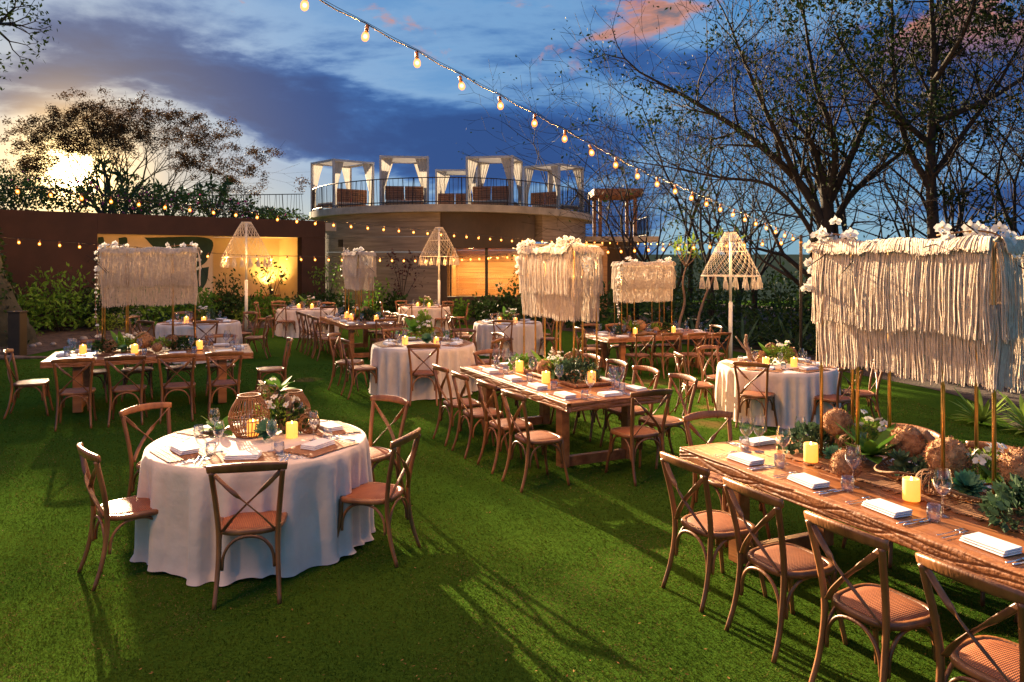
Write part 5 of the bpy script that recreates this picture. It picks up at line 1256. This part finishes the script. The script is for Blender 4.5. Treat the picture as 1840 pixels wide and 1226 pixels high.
# ------------------------------------------------------------------ trees
def grow(out, tips, p, d, L, r, lv, pr):
    n = 3 if lv < 2 else 2; pts = [p.copy()]; rs = [r]; q = p.copy(); dd = d.copy()
    for i in range(n):
        dd = (dd + Vector((random.gauss(0, pr['wob']), random.gauss(0, pr['wob']), random.gauss(0, pr['wob'])+pr['up']))).normalized()
        q = q + dd*(L/n); pts.append(q.copy()); rs.append(r*(1-(1-pr['tap'])*(i+1)/n))
    out.append((pts, rs, 7 if lv < 2 else (5 if lv < 4 else 3)))
    if lv >= pr['n']:
        tips.append((q, dd)); return
    k = pr['kids'][min(lv, len(pr['kids'])-1)]; az0 = random.uniform(0, 6.28)
    for c in range(k):
        ang = R(random.gauss(pr['ang'][min(lv, len(pr['ang'])-1)], 6)); az = az0 + c*2*PI/k + random.uniform(-.4, .4)
        x = dd.orthogonal().normalized(); y = dd.cross(x); nd = (dd*math.cos(ang) + (x*math.cos(az)+y*math.sin(az))*math.sin(ang)).normalized()
        st = pts[-1] if c < 2 or lv == 0 else pts[-1].lerp(pts[-2], random.uniform(.2, .9))
        grow(out, tips, st, nd, L*pr['len']*random.uniform(.8, 1.2), rs[-1]*(.82 if k < 3 else .7)*random.uniform(.85, 1.05), lv+1, pr)
    if pr.get('side') and lv >= 1:
        for c in range(pr['side']):
            i = random.randrange(1, len(pts)); nd = (dd*.5 + Vector((random.gauss(0, 1), random.gauss(0, 1), random.gauss(.2, .7))).normalized()).normalized()
            grow(out, tips, pts[i], nd, L*.55, rs[i]*.45, max(lv+2, pr['n']-2), pr)
def tree_parts(g, out, tips, m_leaf, nleaf, size, spread, bark=None, asp=.5):
    mb = MB()
    for pts, rs, n in out: mb.tube(pts, [max(r, .006) for r in rs], n, False)
    mb.build('trunk', bark or M_bark, g)
    if nleaf:
        c = np.array([tuple(t[0]) for t in tips if random.random() < .5]); nleaf = max(nleaf, 1)*(2 if nleaf > 4 else 1); c = np.repeat(c, nleaf, 0)+rng.normal(0, spread, (len(c)*nleaf, 3))
        link('crown', np_mesh('crown', *leaves(c, size, asp, .1), m_leaf), g)
def tree(label, loc, d0, L, r, pr, m_leaf, nleaf, size, spread, group=None, name='bare_tree'):
    g = thing(name, label, 'tree', loc, 0, group); out = []; tips = []
    ds = d0 if isinstance(d0, list) else [d0]
    for q in ds: grow(out, tips, Vector((0, 0, -.2)), Vector(q).normalized(), L, r, 0, pr)
    tree_parts(g, out, tips, m_leaf, nleaf, size, spread); return g
random.seed(21)
UMB = dict(n=6, kids=[3, 3, 3, 3, 2, 2], ang=[20, 20, 20, 22, 24, 26], len=.83, wob=.05, up=.015, tap=.72)
tree('wide umbrella-shaped tree with fine brown foliage above the planted roof', (-19.2, 38, 3.4), [(-.75, -.1, 1), (-.15, .1, 1), (.35, 0, 1), (.95, -.1, .85)], 2.15, .20, UMB, M_leafU, 34, .13, .15, name='umbrella_tree').scale = (.84, .84, .64)
# great leaning tree on the right: limbs placed by hand, twigs grown
random.seed(5)
def limb_tree(label, loc, limbs, pr, m_leaf, nleaf, size, spread, name, every=2, tl=1.1):
    g = thing(name, label, 'tree', loc); out = []; tips = []
    for pts, r0, r1 in limbs:
        P = arc(pts, 5); m = len(P); rs = [r0+(r1-r0)*i/(m-1) for i in range(m)]; out.append((P, rs, 8))
        for i in range(m//4, m, every):
            t = (P[min(i+1, m-1)]-P[max(i-1, 0)]).normalized()
            for c in range(2):
                nd = (t*.7 + Vector((random.gauss(0, .6), random.gauss(0, .6), random.gauss(.25, .5)))).normalized()
                grow(out, tips, P[i], nd, tl*random.uniform(.7, 1.3), max(rs[i]*.42, .02), 2, pr)
        grow(out, tips, P[-1], (P[-1]-P[-2]).normalized(), tl, r1, 2, pr)
    tree_parts(g, out, tips, m_leaf, nleaf, size, spread); return g
PR = dict(n=5, kids=[2, 2, 2, 2, 2], ang=[30, 32, 32, 34, 34], len=.72, wob=.12, up=.05, tap=.7, side=0)
bz = gz(8.6, 22)
limb_tree('great leaning tree with long bare limbs reaching over the garden', (8.7, 22, bz), [
    ([(0, 0, -.2), (.05, 0, 1.4), (.2, 0, 3.2), (.25, .1, 4.0)], .25, .18),
    ([(.2, 0, 3.2), (-.5, .2, 4.6), (-1.9, .2, 5.9), (-3.4, .3, 6.9), (-4.6, .1, 7.5)], .15, .035),
    ([(-.5, .2, 4.6), (-1.5, -.4, 6.2), (-2.2, -.4, 7.8), (-2.6, -.2, 9.0)], .085, .025),
    ([(.25, .1, 4.0), (.3, -.3, 5.6), (-.3, -.4, 7.4), (-.6, -.4, 9.2)], .125, .03),
    ([(.25, .1, 4.0), (1.1, .3, 5.6), (1.9, .4, 7.3), (3.0, .3, 8.6)], .13, .03),
    ([(.1, 0, 2.4), (-.6, -.3, 3.6), (-1.6, -.5, 4.5), (-3.0, -.6, 4.7), (-4.4, -.5, 5.0)], .08, .02),
    ([(.15, 0, 2.8), (.9, .2, 4.2), (2.4, .5, 5.4), (3.6, .4, 6.2)], .12, .03)], PR, M_leafT, 6, .12, .15, 'leaning_tree')
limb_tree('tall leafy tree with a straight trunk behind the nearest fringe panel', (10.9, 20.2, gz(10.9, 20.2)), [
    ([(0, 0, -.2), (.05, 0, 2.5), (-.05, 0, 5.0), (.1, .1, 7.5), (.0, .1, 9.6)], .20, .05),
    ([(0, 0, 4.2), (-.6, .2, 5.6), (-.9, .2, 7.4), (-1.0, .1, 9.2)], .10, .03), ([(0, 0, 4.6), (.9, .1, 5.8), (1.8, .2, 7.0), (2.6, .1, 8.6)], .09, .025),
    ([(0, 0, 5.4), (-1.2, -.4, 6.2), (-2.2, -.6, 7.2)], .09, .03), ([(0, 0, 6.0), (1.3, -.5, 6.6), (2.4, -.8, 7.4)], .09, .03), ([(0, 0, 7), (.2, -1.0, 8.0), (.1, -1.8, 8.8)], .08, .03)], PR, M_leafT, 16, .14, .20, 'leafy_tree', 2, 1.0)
random.seed(9)
PB = dict(n=6, kids=[2, 2, 2, 2, 2, 2], ang=[16, 24, 28, 30, 32, 34], len=.80, wob=.09, up=.03, tap=.75, side=0)
PB2 = dict(n=6, kids=[3, 2, 2, 3, 2, 2], ang=[22, 26, 28, 32, 34, 36], len=.76, wob=.12, up=.02, tap=.72, side=0)
protoA = tree('', (0, 0, 0), [(0, 0, 1), (.22, .1, 1)], 2.3, .085, PB, M_leafT, 1, .10, .18)
protoB = tree('', (0, 0, 0), [(.05, 0, 1), (-.35, 0, 1), (.3, .2, 1)], 1.7, .07, PB2, M_leafT, 1, .09, .18)
protoC = tree('', (0, 0, 0), [(.02, 0, 1)], 2.8, .09, PB2, M_leafT, 2, .11, .2)
uA, uB, uC = [], [], []
spots = [(protoA, uA, 4.4, 27.5, .95), (protoB, uB, 5.8, 29.0, 1.2), (protoA, uA, 6.8, 26.2, 1.0), (protoB, uB, 7.6, 24.2, 1.1), (protoA, uA, 9.4, 25.0, 1.15), (protoC, uC, 10.6, 24.0, 1.05), (protoB, uB, 11.9, 23.0, 1.25), (protoA, uA, 12.6, 21.5, 1.1), (protoC, uC, 13.2, 19.6, 1.0),
         (protoB, uB, 13.6, 18.0, 1.15), (protoA, uA, 14.4, 22.6, 1.2), (protoC, uC, 16.0, 23.5, 1.2), (protoB, uB, 9.0, 31.0, 1.5), (protoA, uA, 12.5, 29.0, 1.4), (protoC, uC, 7.4, 33.0, 1.3), (protoB, uB, 16.5, 27.5, 1.5), (protoA, uA, 11.9, 16.8, .95), (protoC, uC, 14.4, 15.4, .95), (protoC, uC, 1.9, 47.0, 1.35), (protoB, uB, 7.6, 47.0, 1.3)]
labs = {id(protoA): 'slim bare forked tree in the thicket behind the tables', id(protoB): 'many-stemmed bare tree in the thicket behind the tables', id(protoC): 'bare tree with a single trunk in the thicket behind the tables'}
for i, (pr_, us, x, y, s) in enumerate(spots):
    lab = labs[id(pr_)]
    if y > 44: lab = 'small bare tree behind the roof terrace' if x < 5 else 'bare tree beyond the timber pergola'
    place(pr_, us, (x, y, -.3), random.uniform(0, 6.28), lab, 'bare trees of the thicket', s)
# leafy plants before the umbrella tree on the planted roof
for x, y, h, lab in ((-15.9, 30.5, 2.5, 'small leafy plumeria against the sunset sky on the planted roof'), (-12.1, 31.5, 1.9, 'rosette-leaved plumeria at the end of the planted roof'), (-14.0, 31.8, 1.7, 'low leafy plumeria amid the roof hedge')):
    g = thing('plumeria', lab, 'tree', (x, y, 3.2)); st = MB(); tips = []
    for k in range(8):
        a = k*2.4; q = Vector((.9*math.cos(a)*random.uniform(.3, 1), .7*math.sin(a)*random.uniform(.3, 1), h*random.uniform(.55, 1.05))); st.tube(arc([(0, 0, 0), (q.x*.35, q.y*.35, q.z*.5), q], 4), [.05-.004*i for i in range(9)], 5)
        tips += [tuple(q+Vector((random.gauss(0, .07), random.gauss(0, .07), random.gauss(0, .05)))) for _ in range(18)]
    st.build('trunk', M_bark, g); link('crown', np_mesh('crown', *leaves(np.array(tips), .34, .28, .1), M_leafB), g)
# massive mossy trunk at the left edge with an overhanging leafy limb
g = thing('mossy_tree', 'massive flared mossy trunk beside the wall bed with an overhanging limb', 'tree', (-13.75, 18.0, 0))
n = 40; vs = []; prof = [(2.35, -.1), (2.2, .3), (1.95, .9), (1.75, 1.6), (1.58, 2.4), (1.38, 3.4), (1.2, 4.6), (1.05, 6.2), (.9, 8.5)]; pf = arc([(r, 0, z) for r, z in prof], 5)
for q in pf:
    for k in range(n):
        a = 2*PI*k/n; r = q.x*(1+.06*math.sin(5*a+q.z)+.05*math.sin(9*a-1.3*q.z)+random.uniform(-.02, .02)); vs.append((r*math.cos(a), r*math.sin(a), q.z))
MB().add(vs, [(i*n+k, i*n+(k+1) % n, (i+1)*n+(k+1) % n, (i+1)*n+k) for i in range(len(pf)-1) for k in range(n)]).build('trunk', M_mossbark, g)
nl = 2600; a = rng.uniform(0, 6.28, nl); zz = rng.uniform(0, 5, nl)**1.0; rr = np.interp(zz, [z for r, z in prof], [r for r, z in prof])*1.03
link('ivy', np_mesh('ivy', *leaves(np.stack([rr*np.cos(a), rr*np.sin(a), zz], 1), .12, .7, -.1, .2), M_leafB), g)
out = []; tips = []
random.seed(3)
P = arc([(.2, 0, 6.5), (.7, .2, 7.2), (1.2, .3, 7.6), (1.7, .3, 7.6)], 4); out.append((P, [.14-.008*i for i in range(len(P))], 6))
for i in range(2, len(P)):
    for c in range(2): grow(out, tips, P[i], Vector((random.gauss(.3, .5), random.gauss(0, .6), random.gauss(-.1, .5))).normalized(), .55, .035, 3, dict(PR, n=5))
mb = MB()
for pts, rs, q in out: mb.tube(pts, rs, q, False)
mb.build('limb', M_bark, g)
c = np.repeat(np.array([tuple(t[0]) for t in tips]), 9, 0); c = c+rng.normal(0, .13, c.shape); link('crown', np_mesh('crown', *leaves(c, .11, .5, -.1), M_leafT), g)
b = thing('bollard', 'brown square bollard standing before the mossy trunk', 'bollard', (-10.6, 16.7, gz(-10.6, 16.7)))
MB().box((0, 0, .47), (.26, .26, .94)).build('post', M_boll, b, False, .01); MB().box((0, 0, .955), (.29, .29, .03)).build('cap', M_boll, b, False, .006)
o = MB().tube(arc([(-.5, 0, .04), (0, .06, .05), (.6, 0, .06), (1.0, .1, .05)], 4), [.05]*6+[.045, .04, .035, .03, .03, .025, .02], 7).build('fallen_branch', M_drift); o.location = (-10.5, 15.9, gz(-10.5, 15.9)+.02); tag(o, 'pale fallen branch lying at the foot of the bollard', 'branch')
